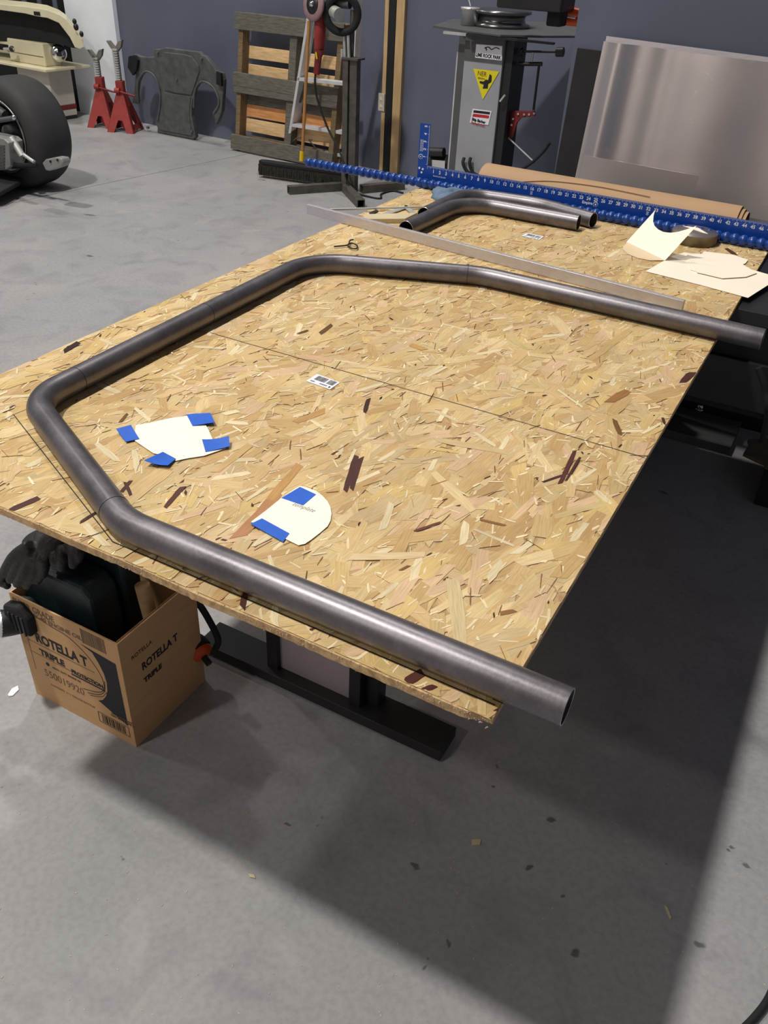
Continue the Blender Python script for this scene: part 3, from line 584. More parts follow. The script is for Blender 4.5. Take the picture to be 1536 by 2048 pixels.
ss = [('large pale card sheet hanging over the right edge of the board', [(1291, 543), (1345, 512), (1369, 505), (1400, 510), (1536, 549), (1565, 552), (1496, 596), (1400, 570)], .0016),
      ('pale rectangular card lying beneath the pointed offcut on the large sheet', [(1372, 507), (1404, 508), (1408, 503), (1466, 510), (1496, 520), (1491, 527), (1430, 552), (1380, 540)], .0032),
      ('pointed pale card offcut topmost on the large sheet', [(1374, 509), (1455, 510), (1480, 526), (1514, 546), (1492, 554), (1445, 557), (1394, 545)], .0052)]
for lb, px, z in ss:
    tag(plate(px, H+z, .0008).build('card_sheet', M_card2, None, loc=PZ(px[0][0], px[0][1], H+z)), lb, 'card')
mb = MB()
# blue-grey rag
m = bpy.data.meshes.new('rag'); bm = bmesh.new(); ctrl = [PZ(868, 383, H+.012), PZ(890, 388, H+.02), PZ(905, 386, H+.02), PZ(925, 390, H+.018), PZ(940, 386, H+.012)]
rg = MB()
for k, dy in enumerate((0, .016, -.014, -.030)):
    rg.tube(smooth([c_+Vector((.006*k, dy, -.004*k+.003*math.sin(7*j+k))) for j, c_ in enumerate(ctrl)], 5), [.012+.006*abs(math.sin(3*j+k*1.7)) for j in range(21)], 10)
o = tag(rg.build('shop_rag', M_rag, None, loc=ctrl[0]), 'crumpled blue grey shop rag behind the short tubes', 'rag'); mo = o.modifiers.new('remesh', 'REMESH'); mo.mode = 'VOXEL'; mo.voxel_size = .005; mo.use_smooth_shade = True
# ================================================================ WELDING BENCH UNDER THE FAR END
wb = thing('steel_bench', 'heavy black steel bench under the far end of the board', 'bench', (1.0, 2.0, 0))
MB().box((.20, 1.66, .800), (1.62, 2.62, H-BT-.0005)).build('bench_top', M_dark, wb, bevel=.002)
MB().box((.30, 1.70, .53), (1.52, 2.58, .80)).build('cabinet', M_soft, wb)
for k in range(2): MB().box((.34+.60*k, 1.685, .55), (.88+.60*k, 1.70, .69)).build('drawer', M_dark, wb, bevel=.003)
MB().box((.30, 2.72, 0), (1.62, 2.75, .80)).build('back_panel', M_soft, wb)
for x in (.34, .86): MB().box((x, 2.52, .035), (x+.10, 2.62, .53)).build('leg', M_soft, wb)
bp_ = MB().box((.93, 2.46, 0), (1.28, 2.70, .035)).build('foot_plate', M_dgrey, wb, bevel=.003)
MB().box((.26, 2.46, 0), (.52, 2.70, .035)).build('foot_plate', M_dgrey, wb, bevel=.003)
MB().lathe([(.0, .022), (.012, .022), (.014, .018), (.014, .004), (.022, .004), (.022, 0)], PZ(1400, 818, .035), seg=6).build('bolt', M_chrome, bp_)
hz_ = thing('air_hose', 'black rubber hose hanging beside the heavy black bench', 'hose', (1.5, 1.9, 0))
MB().tube(smooth([PY(1518, 735, 1.64), PY(1532, 780, 1.64), PY(1536, 830, 1.66), PY(1525, 880, 1.9)]), .010, 10).build('hose', M_soft, hz_)
c = [PZ(x, y, .10) for x, y in ((1485, 912), (1497, 893), (1494, 884), (1580, 880), (1590, 960), (1530, 938), (1528, 932), (1510, 924))]
tag(MB().prism(c, (0, 0, .012)).build('ragged_board', M_brick, None, loc=c[0]), 'torn brown fibreboard offcut near the floor at the right edge', 'board')
tag(MB().box((1.42, 2.15, 0), (1.75, 2.6, .10)).build('timber_block', M_soft, None, bevel=.004), 'low black block beneath the torn brown offcut', 'block')
# ================================================================ STAND UNDER THE NEAR END
st = thing('black_stand', 'black box section stand with a silver panel holding up the near end of the board', 'stand', (.6, .6, 0))
MB().box((.235, .555, .008), (.955, .645, .040)).build('foot_bar', M_dark, st, bevel=.002)
for x in (.445, .690): MB().box((x, .575, .040), (x+.032, .610, H-BT-.0005)).build('upright', M_dark, st, bevel=.0015)
MB().box((.725, .600, .040), (.760, .640, H-BT-.0005)).build('upright', M_dark, st, bevel=.0015)
MB().box((.477, .590, .040), (.690, .596, .70)).build('panel', M_silver, st)
for x in (.27, .92): MB().cyl((x, .6, 0), (x, .6, .009), .02, 16).build('levelling_foot', M_zinc, st)
# ================================================================ OIL CARTON AND WHAT STANDS IN IT
BX0, BX1, BY0, BY1, BZ = -.018, .313, .226, .482, .335
bx = thing('cardboard_carton', 'open brown cardboard engine oil carton with black print under the board', 'carton', ((BX0+BX1)/2, (BY0+BY1)/2, 0))
th = .004
MB().box((BX0, BY0, 0), (BX1, BY0+th, BZ)).build('front_wall', M_cardboard, bx)
MB().box((BX0, BY1-th, 0), (BX1, BY1, BZ)).build('rear_wall', M_cardboard, bx)
MB().box((BX0, BY0+th, 0), (BX0+th, BY1-th, BZ)).build('side_wall', M_cardboard, bx)
MB().box((BX1-th, BY0+th, 0), (BX1, BY1-th, BZ)).build('side_wall', M_cardboard, bx)
MB().box((BX0+th, BY0+th, 0), (BX1-th, BY1-th, th)).build('bottom', M_cardin, bx)
MB().prism([(BX1-.006, BY0+.006, BZ), (BX1-.012, BY0+.01, BZ-.13), (BX1-.012, BY1-.01, BZ-.13), (BX1-.006, BY1-.006, BZ)], (-.003, 0, 0)).build('flap', M_cardin, bx)
F = lambda u, v: frame((BX0+u*(BX1-BX0), BY0-.0003, v*BZ), (1, 0, 0), (0, 0, 1))
yf = BY0-.0006
mb = MB()
text_mb(mb, 'ROTELLA T', .042, F(.165, .625), .0002, 'LEFT', .0016, .78)
text_mb(mb, 'TRIPLE', .027, F(.175, .50), .0002, 'LEFT', .0012, 1.0)
text_mb(mb, 'PROTECTION', .017, F(.475, .475), .0002, 'LEFT', .0006, .95)
mb.box((BX0+.47*.331, yf, .452*BZ), (BX0+.79*.331, BY0, .464*BZ))
mb.cyl((BX0+.075, yf, .425*BZ), (BX0+.075, BY0, .425*BZ), .006, 12)
text_mb(mb, 'HEAVY DUTY ENGINE OIL', .008, F(.27, .41), .0002)
def U(u, v): return Vector((BX0+u*(BX1-BX0), yf, v*BZ))
# dark printed field with its curved left side
cur = [(.74, .80), (.785, .72), (.815, .64), (.825, .56), (.815, .48), (.79, .41), (.745, .345), (.70, .315)]
mb.prism([U(.64, .83), U(.95, .80), U(.955, .20), U(.71, .31)]+[U(u, v) for u, v in reversed(cur)], (0, .0005, 0))
def arcline(pts, wd, m):
    e = smooth([U(u, v) for u, v in pts], 6)
    for a, b in zip(e[:-1], e[1:]):
        d = (b-a).normalized(); s = Vector((-d.z, 0, d.x))*wd/2; m.prism([a-s, b-s, b+s, a+s], (0, .0005, 0))
arcline([(.36, .86), (.52, .84), (.66, .76), (.75, .66), (.79, .56), (.775, .46), (.70, .40), (.56, .36)], .0016, mb)
arcline([(.60, .34), (.72, .385), (.785, .46), (.805, .56)], .0016, mb); arcline([(.62, .325), (.74, .375), (.80, .45)], .0012, mb); arcline([(.10, .90), (.36, .86)], .0009, mb)
arcline([(.08, .60), (.72, .60)], .0006, mb); arcline([(.08, .485), (.40, .485), (.80, .485)], .0006, mb); arcline([(.075, .90), (.075, .30)], .0006, mb)
mb.lathe([(.0125, 0), (.014, 0), (.014, .0005), (.0125, .0005)], U(.105, .875), (0, -1, 0), 7)
text_mb(mb, 'Shell', .010, F(.16, .765), .0002)
for (z0, z1, x0, x1) in ((.085, .185, .665, .955),):
    for a, b in ((U(x0, z0), U(x1, z0)), (U(x1, z0), U(x1, z1)), (U(x1, z1), U(x0, z1)), (U(x0, z1), U(x0, z0))):
        d = (b-a).normalized(); s = Vector((-d.z, 0, d.x))*.0006; mb.prism([a-s, b-s, b+s, a+s], (0, .0005, 0))
x = .70
rr = random.Random(4)
while x < .92: wd = rr.choice([.003, .005]); mb.box((BX0+x*.331, yf, .095*BZ), (BX0+(x+wd)*.331, BY0, .175*BZ)); x += wd+rr.choice([.004, .007, .01])
x = .66
mb.build('black_print', M_ink, bx)
mb = MB()
text_mb(mb, '550019920', .034, F(.165, .285), .0002, 'LEFT', 0, .86); mb.build('faded_number', M_fadeink, bx); mb = MB()
text_mb(mb, 'SUPER GRADE', .026, F(.02, 1.0-.085), .0002, 'LEFT', .0004, .80); mb.build('faded_grade_print', M_fadeink, bx); mb = MB()
text_mb(mb, 'SAE 15W-40 ENGINE OIL', .017, F(.02, .915-.045), .0002, 'LEFT', .0004, 1.15); mb.build('faded_oil_print', M_fadeink, bx); mb = MB()
text_mb(mb, 'CONTENTS  3 / 1 GALLON BOTTLES', .009, F(.20, .20), .0002)
mb.build('faded_print', M_fadeink, bx); mb = MB()
x = .665
while x < .88: wd = rr.choice([.006, .010]); mb.box((BX0+x*.331, yf, .855*BZ), (BX0+(x+wd)*.331, BY0, .985*BZ)); x += wd+rr.choice([.004, .006])
mb.build('faded_bar_code', M_fadeink, bx)['kind'] = 'stuff'
mb = MB(); text_mb(mb, 'www.rotella.com', .009, F(.81, .245), .0004); text_mb(mb, 'HEAVY DUTY ENGINE OIL', .0065, F(.80, .222), .0004)
for v in mb.v: pass
mb.v = [(x, y-.0006, z) for x, y, z in mb.v]; mb.build('white_print', M_fadeink, bx)
G = lambda u, v: frame((BX1+.0003, BY0+u*(BY1-BY0), v*BZ), (0, 1, 0), (0, 0, 1))
mb = MB(); text_mb(mb, 'ROTELLA T', .030, G(.22, .62), .0002, 'LEFT', .001, .8); text_mb(mb, 'TRIPLE', .020, G(.22, .50), .0002, 'LEFT', .001); text_mb(mb, 'ROTELLA', .016, G(.12, .78), .0002); mb.build('side_print', M_ink, bx)
# tool case: blow moulded shell standing on end in the carton
cs = thing('tool_case', 'dark teal blow moulded plastic tool case standing in the oil carton', 'case', (.10, .34, .01))
prof = [(-.010, .012), (.205, .012), (.213, .30), (.207, .385), (.188, .408), (.075, .408), (.052, .398), (.005, .360), (-.012, .335)]
MB().prism([Vector((x, .262, z)) for x, z in prof], (0, .085, 0)).build('front_shell', M_teal, cs, bevel=.010)
prof2 = [(.000, .020), (.222, .020), (.226, .42), (.215, .515), (.195, .535), (.03, .535), (.012, .50)]
MB().prism([Vector((x, .348, z)) for x, z in prof2], (0, .055, 0)).build('rear_shell', M_teal, cs, bevel=.008)
MB().box((.06, .300, .406), (.18, .306, .409)).build('seam', M_dark, cs)
dw = PY(284, 1170, .37); dl = PY(304, 1245, .37)
d_ = (dw-dl).normalized()
b0 = dw-d_*.30; tag(MB().tube([b0, dw], .0172, 28).build('wooden_dowel', M_wood, None, bevel=.002, loc=b0), 'round wooden dowel sticking up out of the oil carton', 'dowel')
# gloves
def glove(name, palm, dirs, cuff, label, r=.016):
    m_ = MB(); p0, p1 = Vector(palm[0]), Vector(palm[1]); m_.tube(smooth([cuff, p0, (p0+p1)/2, p1], 4), [.040, .040, .041, .041, .042, .042, .043, .043, .043, .042, .041, .038, .034], 16, flat=.42)
    for q in dirs:
        m_.tube(smooth(q, 5), [r*(1-.025*j) for j in range((len(q)-1)*5+1)], 10); m_.ball(q[-1], r*.72, seg=10)
    o = tag(m_.build(name, M_glove, None, loc=palm[0]), label, 'glove'); mo = o.modifiers.new('remesh', 'REMESH'); mo.mode = 'VOXEL'; mo.voxel_size = .0035; mo.use_smooth_shade = True
    return o
Yg = .235
g1p = lambda x, y, Y=Yg: PY(x, y, Y)
glove('work_glove', (g1p(95, 1085, .27), g1p(50, 1105, .24)), [[g1p(60, 1090), g1p(25, 1115, .22), g1p(2, 1160, .215), g1p(14, 1171, .215)], [g1p(60, 1100), g1p(35, 1130, .22), g1p(20, 1160, .215)], [g1p(65, 1110), g1p(50, 1140, .22), g1p(34, 1168, .215)], [g1p(72, 1115), g1p(66, 1145, .23), g1p(54, 1172, .225)], [g1p(85, 1115), g1p(86, 1140, .24), g1p(74, 1162, .235)]],
      g1p(120, 1062, .31), 'black rubber coated work glove hanging over the left side of the tool case', .0135)
glove('work_glove', (g1p(135, 1085, .33), g1p(112, 1100, .29)), [[g1p(112, 1100, .27), g1p(108, 1115, .25), g1p(112, 1132, .25)], [g1p(125, 1095, .27), g1p(124, 1112, .255), g1p(122, 1136, .25)], [g1p(140, 1090, .28), g1p(146, 1105, .26), g1p(146, 1130, .25)], [g1p(150, 1090, .29), g1p(158, 1102, .265), g1p(156, 1120, .26)], [g1p(105, 1105, .27), g1p(92, 1125, .25), g1p(86, 1150, .24)]],
      g1p(160, 1078, .37), 'black work glove bunched on top of the tool case', .0135)
# work light
wl = thing('work_light', 'black handheld work light with a clear lens hooked on the carton at the left', 'light', g1p(30, 1235, .20))
c0 = PY(12, 1246, .205); ax = Vector((-.50, -.80, .22)).normalized()
MB().lathe([(0, -.045), (.022, -.045), (.029, -.036), (.032, -.01), (.033, .012), (.030, .018), (.026, .014), (0, .010)], c0, ax, 28).build('head', M_dark, wl)
MB().lathe([(0, .0135), (.018, .0135), (.026, .0115)], c0, ax, 24).build('lens', M_clear, wl)
MB().lathe([(.0265, .013), (.0265, .020), (.031, .019), (.033, .012)], c0, ax, 24).build('bezel', M_zinc, wl)
hb_ = PY(40, 1236, .215); MB().prism([hb_+Vector(q) for q in ((-.045, -.012, -.028), (.036, -.012, -.040), (.040, -.012, .018), (.012, -.012, .046), (-.040, -.012, .030))], (0, .050, 0)).build('grip', M_soft, wl, bevel=.009)
for k in range(4): MB().prism([hb_+Vector((-.022+.014*k, -.0145, -.030-.002*k)), hb_+Vector((-.016+.014*k, -.0145, -.030-.002*k)), hb_+Vector((-.016+.014*k, -.0145, .020)), hb_+Vector((-.022+.014*k, -.0145, .020))], (0, .004, 0)).build('grip_rib', M_dark, wl, bevel=.001)
# small orange clamp light with a curved black arm hanging beyond the carton
oc = thing('orange_clamp', 'small black and orange hand tool beside the right of the oil carton', 'tool', PZ(410, 1330, 0))
o0 = PY(396, 1298, .48); axo = Vector((.75, -.2, -.35)).normalized()
MB().lathe([(0, -.03), (.028, -.028), (.034, -.010), (.034, .006), (0, .008)], o0, axo, 28).build('guard', M_soft, oc, bevel=.001)
MB().lathe([(.030, .006), (.030, .018), (.018, .026), (0, .026)], o0, axo, 28).build('orange_cap', M_orange, oc)
MB().cyl(o0+axo*.027, o0+axo*.05, .009, 10).build('screw', M_dark, oc)
tag(MB().tube(smooth([PY(330, 1160, .52), PY(365, 1180, .52), PY(395, 1205, .51), (PY(418, 1240, .50)), PY(436, 1278, .49), PY(432, 1296, .49)]), .0085, 12).build('black_hose', M_soft, None), 'short curved black hose coming out from behind the oil carton', 'hose')
# ================================================================ FLOOR BITS
tag(MB().tube(smooth([PZ(1600, 1860, .012), PZ(1560, 1940, .012), PZ(1537, 1995, .012), PZ(1512, 2030, .012), PZ(1480, 2062, .012), PZ(1430, 2100, .012)]), .0065, 12).build('floor_cable', M_soft, None), 'thick black cable curving on the floor at the lower right corner', 'cable')
for lb, px in [('square tan wood chip on the shadowed floor', [(943, 1680), (962, 1679), (960, 1690), (944, 1691)]), ('thin pale wood sliver on the floor at lower right', [(1328, 1812), (1334, 1814), (1343, 1836), (1340, 1841)]),
               ('pale flake of dry paint on the floor left of the carton', [(16, 1390), (24, 1378), (36, 1372), (38, 1380), (26, 1392), (18, 1393)]), ('tiny tan chip on the floor at lower left', [(497, 1748), (508, 1750), (511, 1757), (500, 1755)])]:
    c = [PZ(x, y, .0005) for x, y in px]; tag(MB().prism(c, (0, 0, .002)).build('floor_chip', M_scrap if 'paint' not in lb else M_label, None, loc=c[0]), lb, 'debris')
mb = MB()
for i in range(150):
    q = PZ(rng.uniform(0, 1536), rng.uniform(1480, 2040), .0004); a = rng.uniform(0, PI); r_ = rng.uniform(.0006, .0016); u_ = Vector((math.cos(a), math.sin(a), 0))*r_*rng.uniform(1, 3); v_ = Vector((-math.sin(a), math.cos(a), 0))*r_
    mb.prism([q-u_, q-v_*.6, q+u_, q+v_], (0, 0, .0006))
o = tag(mb.build('sawdust', M_scrap, None), 'fine pale sawdust crumbs scattered on the floor in front of the board', 'sawdust'); o['kind'] = 'stuff'
# ================================================================ ALUMINIUM SHEETS ON THE RIGHT WALL
def lean(Y0, Y1, z1): return lambda z: Y0+(Y1-Y0)*z/z1
def sheet(name, px, Yb, Yt, m_, label, thick=.002, curl=0, nx=24):
    """a leaning sheet: corner pixels TL, TR, BR, BL; Y depth from bottom to top"""
    tl, tr = PY(px[0][0], px[0][1], Yt), PY(px[1][0], px[1][1], Yt); zt_ = (tl.z+tr.z)/2
    wd = tr.x-tl.x; vs = []; ny = 10
    for j in range(ny+1):
        v = j/ny
        for i in range(nx+1):
            u = i/nx; x = tl.x+wd*u+px[2]*(1-v); y = Yb+(Yt-Yb)*v; z = (tl.z+(tr.z-tl.z)*u)*v+.0
            if curl: y -= curl*.6*math.exp(-((u-.085)/.05)**2)*(.6+.4*math.sin(v*PI))+.010*math.exp(-((u-.30)/.05)**2)-.012*math.sin(u*9)*math.sin(v*2.2)*curl/.05+.006*curl/.05
            vs.append(Vector((x, y, z)))
    W_ = nx+1; fs = [(j*W_+i, j*W_+i+1, (j+1)*W_+i+1, (j+1)*W_+i) for j in range(ny) for i in range(nx)]
    k = len(vs); back = [v+Vector((0, thick, 0)) for v in vs]; m = MB(); m.add(vs+back, fs+[tuple(reversed([q+k for q in f])) for f in fs], True)
    rim = [i for i in range(nx+1)]+[j*W_+nx for j in range(1, ny+1)]+[ny*W_+i for i in range(nx-1, -1, -1)]+[j*W_ for j in range(ny-1, 0, -1)]
    m.add([v for v in vs]+back, [(rim[i], rim[(i+1) % len(rim)], rim[(i+1) % len(rim)]+k, rim[i]+k) for i in range(len(rim))])
    return tag(m.build(name, m_, None, loc=(tl.x, Yb, 0)), label, 'sheet')
sheet('dark_panel', [(1155, 96), (1420, 130), 0.0], 3.36, 3.485, M_dark, 'matt black panel leaning on the wall behind the aluminium sheets', .006)
sheet('aluminium_sheet', [(1213, 72), (1640, 128), 0.0], 3.26, 3.455, M_alu, 'large aluminium sheet rearmost of the leaning stack, only its bright top edge showing', .003)  # less metallic finish paints in the light caught along the top edge
sheet('aluminium_sheet', [(1209, 82), (1660, 140), .0], 3.20, 3.42, M_sheet, 'large smudged aluminium sheet leaning in front of its twin, bowed near the left side', .002, .07, 60)
sheet('aluminium_sheet', [(1168, 310), (1398, 352), .0], 3.10, 3.20, M_sheet, 'small low aluminium sheet leaning in front of the large sheets', .002)
# ================================================================ TUBING BENDER
YB = 4.3
bd_ = thing('tube_bender', 'tall grey floor standing tubing bender with stickers on its pedestal', 'machine', (PY(945, 350, YB).x, YB, 0))
def BY(px, py, Y=YB): return PY(px, py, Y)
L0, R0_ = BY(936, 70), BY(1012, 80); zt_ = L0.z; xl0 = BY(920, 250).x; xr0 = BY(988, 260).x; cxl = (BY(936, 70).x+BY(905, 350).x)/2; cxr = (BY(1010, 80).x+BY(980, 355).x)/2
ped = MB().box((cxl, YB, .02), (cxr, YB+.24, zt_)).build('pedestal', M_grey, bd_, bevel=.004)
MB().box((cxl-.045, YB+.01, .02), (cxl-.002, YB+.25, zt_)).build('dark_channel', M_dgrey, bd_)
MB().box((cxl-.058, YB+.02, .05), (cxl-.046, YB+.03, zt_-.09)).build('edge_strip', M_zinc, bd_)
MB().box((cxl, YB-.004, zt_-.125), (cxr, YB-.0005, zt_-.001)).build('top_plate', M_dgrey, bd_)
MB().box((cxr+.002, YB+.02, .02), (cxr+.05, YB+.22, zt_)).build('dark_channel', M_dark, bd_)
MB().box((cxl-.12, YB-.10, 0), (cxr+.35, YB+.40, .02)).build('base_plate', M_dark, bd_)
# table and tooling on top
tp = [(870, 53), (905, 47), (1090, 55), (1150, 66), (1150, 72), (1100, 76), (1010, 74), (930, 65)]
tb0 = [PZ(x, y, zt_+.012) for x, y in ((866, 55), (905, 42), (1150, 50), (1160, 76), (1085, 76), (1000, 74), (935, 66))]
MB().prism(tb0, (0, 0, .012)).build('table_plate', M_dgrey, bd_, bevel=.002)
MB().box((cxl-.12, YB-.05, zt_-.002), (cxl+.02, YB-.03, zt_+.011)).build('table_rail', M_zinc, bd_)
MB().box((cxl+.03, YB-.06, zt_), (cxr+.30, YB-.03, zt_+.011)).build('table_rail', M_dark, bd_)
dc = PZ(1000, 52, zt_+.026)
MB().lathe([(0, 0), (.175, 0), (.175, .012), (.150, .020), (.142, .040), (.150, .060), (.178, .068), (.178, .082), (0, .082)], dc, (0, 0, 1), 48).build('bend_die', mat('polished_die_steel', rgb(120, 120, 122), .25, .9, var=.2), bd_)
fdc = PZ(938, 50, zt_+.026)
MB().lathe([(0, 0), (.050, 0), (.050, .075), (.056, .080), (.056, .090), (0, .090)], fdc, (0, 0, 1), 28).build('follower_die', M_zinc, bd_)
hb = PZ(1065, 45, zt_+.11)
MB().box((hb.x-.19, hb.y-.05, zt_+.165), (hb.x+.16, hb.y+.16, zt_+.32)).build('head_block', M_dark, bd_, bevel=.01)
MB().box((hb.x+.07, hb.y+.0, zt_+.10), (hb.x+.15, hb.y+.10, zt_+.20)).build('head_block', M_soft, bd_, bevel=.01)
for (py, rr_) in ((22, .024), (40, .020)):
    a = PY(1104, py, YB-.1); MB().cyl(a, a+Vector((.16, .02, 0)), rr_, 18).build('orange_ram', M_orange, bd_)
a = PY(1100, 27, YB-.13)
MB().tube([a, a+Vector((.03, 0, 0)), a+Vector((.035, 0, 0)), a+Vector((.14, 0, -.01))], [.010, .010, .006, .006], 10).build('hydraulic_fitting', M_zinc, bd_)
# side linkage
def rod(px0, px1, r, m_, nm, Y=YB+.1): return MB().cyl(PY(px0[0], px0[1], Y), PY(px1[0], px1[1], Y), r, 12).build(nm, m_, bd_)
MB().box((PY(1013, 0, YB+.1).x-.01, YB+.09, PY(1030, 100, YB+.1).z-.06), (PY(1036, 100, YB+.1).x, YB+.2, PY(1030, 80, YB+.1).z)).build('bracket', M_dark, bd_)
rod((1034, 98), (1005, 275), .012, M_dark, 'link_rod'); rod((1045, 103), (1118, 104), .006, M_dark, 'link_rod'); rod((1066, 104), (1064, 124), .005, M_zinc, 'link_rod')
rod((1038, 128), (1084, 128), .011, M_dark, 'lever'); rod((1078, 132), (1067, 220), .007, M_dark, 'link_rod'); rod((1042, 104), (1047, 104), .020, M_dark, 'nut'); rod((1113, 104), (1127, 104), .024, M_dark, 'knob')
MB().prism([PY(x, y, YB+.1) for x, y in ((1018, 222), (1068, 222), (1070, 232), (1042, 236), (1034, 245), (1024, 275), (1014, 275))], (0, .02, 0)).build('pawl', M_dred, bd_, bevel=.002)
for x, y in ((1036, 228), (1048, 229), (1058, 229), (1068, 227), (1026, 238), (1023, 250)): MB().cyl(PY(x, y, YB+.099), PY(x, y, YB+.09), .006, 10).build('pin', M_zinc, bd_)
rod((1016, 275), (1066, 322), .005, M_zinc, 'cable_link')
MB().tube(smooth([PY(1100, 285, YB), PY(1085, 305, YB), PY(1060, 328, YB), PY(1030, 345, YB), PY(1000, 352, YB)]), .009, 10).build('hose', M_soft, bd_)
for k in range(2): MB().tube(smooth([PY(928+13*k, 316, YB-.02), PY(926+13*k, 326, YB-.04), PY(932+11*k, 340, YB-.04), PY(945+6*k, 349, YB-.04), PY(985, 362-3*k, YB-.04)]), .010, 10).build('hose', M_soft, bd_)
rod((1010, 190), (1000, 203), .006, M_zinc, 'latch', YB-.01)
# stickers on the pedestal
SX = lambda px, py: PY(px, py, YB)
def sticker(pts, m_, y=.0012, nm='sticker', extra=0):
    return MB().prism([Vector((SX(a, b).x, YB-.0035-y-extra, SX(a, b).z)) for a, b in pts], (0, .001, 0)).build(nm, m_, bd_)
sticker([(953, 88), (1005, 92), (1004, 121), (951, 115)], M_label, .0015)
mb = MB(); q = SX(952, 112); text_mb(mb, 'LIME ROCK PARK', .0245, frame((q.x, YB-.0062, q.z), (1, 0, -.02), (0, 0, 1)), .0003, 'LEFT', .0008, .80)
e = smooth([SX(970, 96), SX(978, 94), SX(984, 99), SX(992, 95), SX(1000, 98)], 5)
mb.tube([Vector((p.x, YB-.006, p.z)) for p in e], .0025, 6); mb.tube([Vector((SX(a, b).x, YB-.006, SX(a, b).z)) for a, b in ((972, 94), (974, 101))], .003, 6); mb.build('black_print', M_ink, bd_)
sticker([(947, 137), (999, 143), (966, 199)], M_paint_yellow, .0002, 'sticker')
mb = MB(); q = SX(955, 150); text_mb(mb, 'NER', .034, frame((q.x, YB-.005, q.z), (1, 0, -.05), (0, 0, 1)), .0003, 'LEFT', 0, .9); text_mb(mb, 'REGION', .012, frame((SX(956, 157).x, YB-.005, SX(956, 157).z), (1, 0, -.05), (0, 0, 1)), .0003)
mb.build('brown_print', mat('brown_ink', rgb(120, 90, 20), .7), bd_)
sticker([(977, 160), (980, 148), (984, 151), (984, 160), (983, 164), (977, 168), (976, 177), (966, 177), (968, 169), (960, 166), (960, 162), (968, 163), (972, 159)], M_ink, .0014, 'map_print')
sticker([(946, 217), (984, 222), (977, 250), (940, 245)], M_label, .0002)
sticker([(948, 220), (981, 224), (980, 229), (947, 225)], M_ink, .0008, 'print_bar'); sticker([(947, 227), (979, 231), (978, 237), (945, 233)], M_redink, .0008, 'print_bar')
mb = MB(); q = SX(944, 240); text_mb(mb, 'Skip Barber', .0200, frame((q.x, YB-.0052, q.z), (1, 0, -.10), (0, 0, 1)), .0003, 'LEFT', .0010, .93); mb.build('black_print', M_ink, bd_)
mb = MB(); q = SX(943, 246); text_mb(mb, 'Racing School', .0165, frame((q.x, YB-.0052, q.z), (1, 0, -.10), (0, 0, 1)), .0003, 'LEFT', .0004, .93); mb.build('red_print', M_redink, bd_)
# electric motor behind the square's tongue
mo_ = thing('electric_motor', 'black electric motor with a silver data plate between the square and the bender', 'motor', PY(878, 340, 4.45))
mz = PY(878, 335, 4.4); 
MB().cyl((mz.x-.10, 4.45, mz.z), (mz.x+.12, 4.45, mz.z), .07, 28).build('housing', M_soft, mo_)
MB().prism([PY(864, 320, 4.37), PY(890, 322, 4.37), PY(889, 350, 4.37), PY(864, 350, 4.37)], (0, .006, 0)).build('data_plate', M_zinc, mo_)
MB().cyl(PY(860, 304, 4.40), PY(888, 305, 4.40), .028, 20).build('capacitor', M_dark, mo_)
MB().box((mz.x-.11, 4.40, 0), (mz.x+.13, 4.52, mz.z-.06)).build('support', M_soft, mo_)
tag(MB().cyl(PY(936, -6, 4.5), PY(941, 12, 4.5), .003, 8).build('cable_end', M_label, None), 'thin white wire hanging above the bender', 'wire')
# ================================================================ STUDS, OUTLET
def stud(px_top, px_bot, wpx, m_, label, cat='stud', dY=0):
    Y = yw(-2.0)-.045-dY; a = PY(px_top[0], px_top[1], Y); b = PY(px_bot[0], px_bot[1], Y); x = (a.x+b.x)/2; wd = abs(PY(px_bot[0]+wpx, px_bot[1], Y).x-b.x)
    return tag(MB().box((x, Y, 0), (x+wd, Y+.04, 3.2)).build('wall_stud', m_, None, bevel=.002), label, cat)
stud((772, 0), (757, 330), 7, M_stud, 'narrow pale pine upright left of the dark gap, outlet fixed to it')
stud((779, 0), (765, 330), 13, M_soft, 'black strip filling the dark gap between two pine uprights')  # added black strip stands in for the dark gap between the boards
stud((794, 0), (779, 335), 15, M_stud, 'wide pale pine upright right of the dark gap')
ou = thing('wall_outlet', 'ivory electrical outlet plate on the narrow pine upright', 'outlet', PY(762, 205, 5.5))
Yo = yw(-2.0)-.055
MB().prism([PY(x, y, Yo) for x, y in ((757, 186), (769, 188), (768, 223), (756, 221))], (0, .008, 0)).build('cover_plate', M_cream2, ou, bevel=.002)
for y in (197, 211): MB().cyl(PY(763, y, Yo-.001), PY(763, y, Yo+.002), .014, 16).build('socket', M_cream, ou)
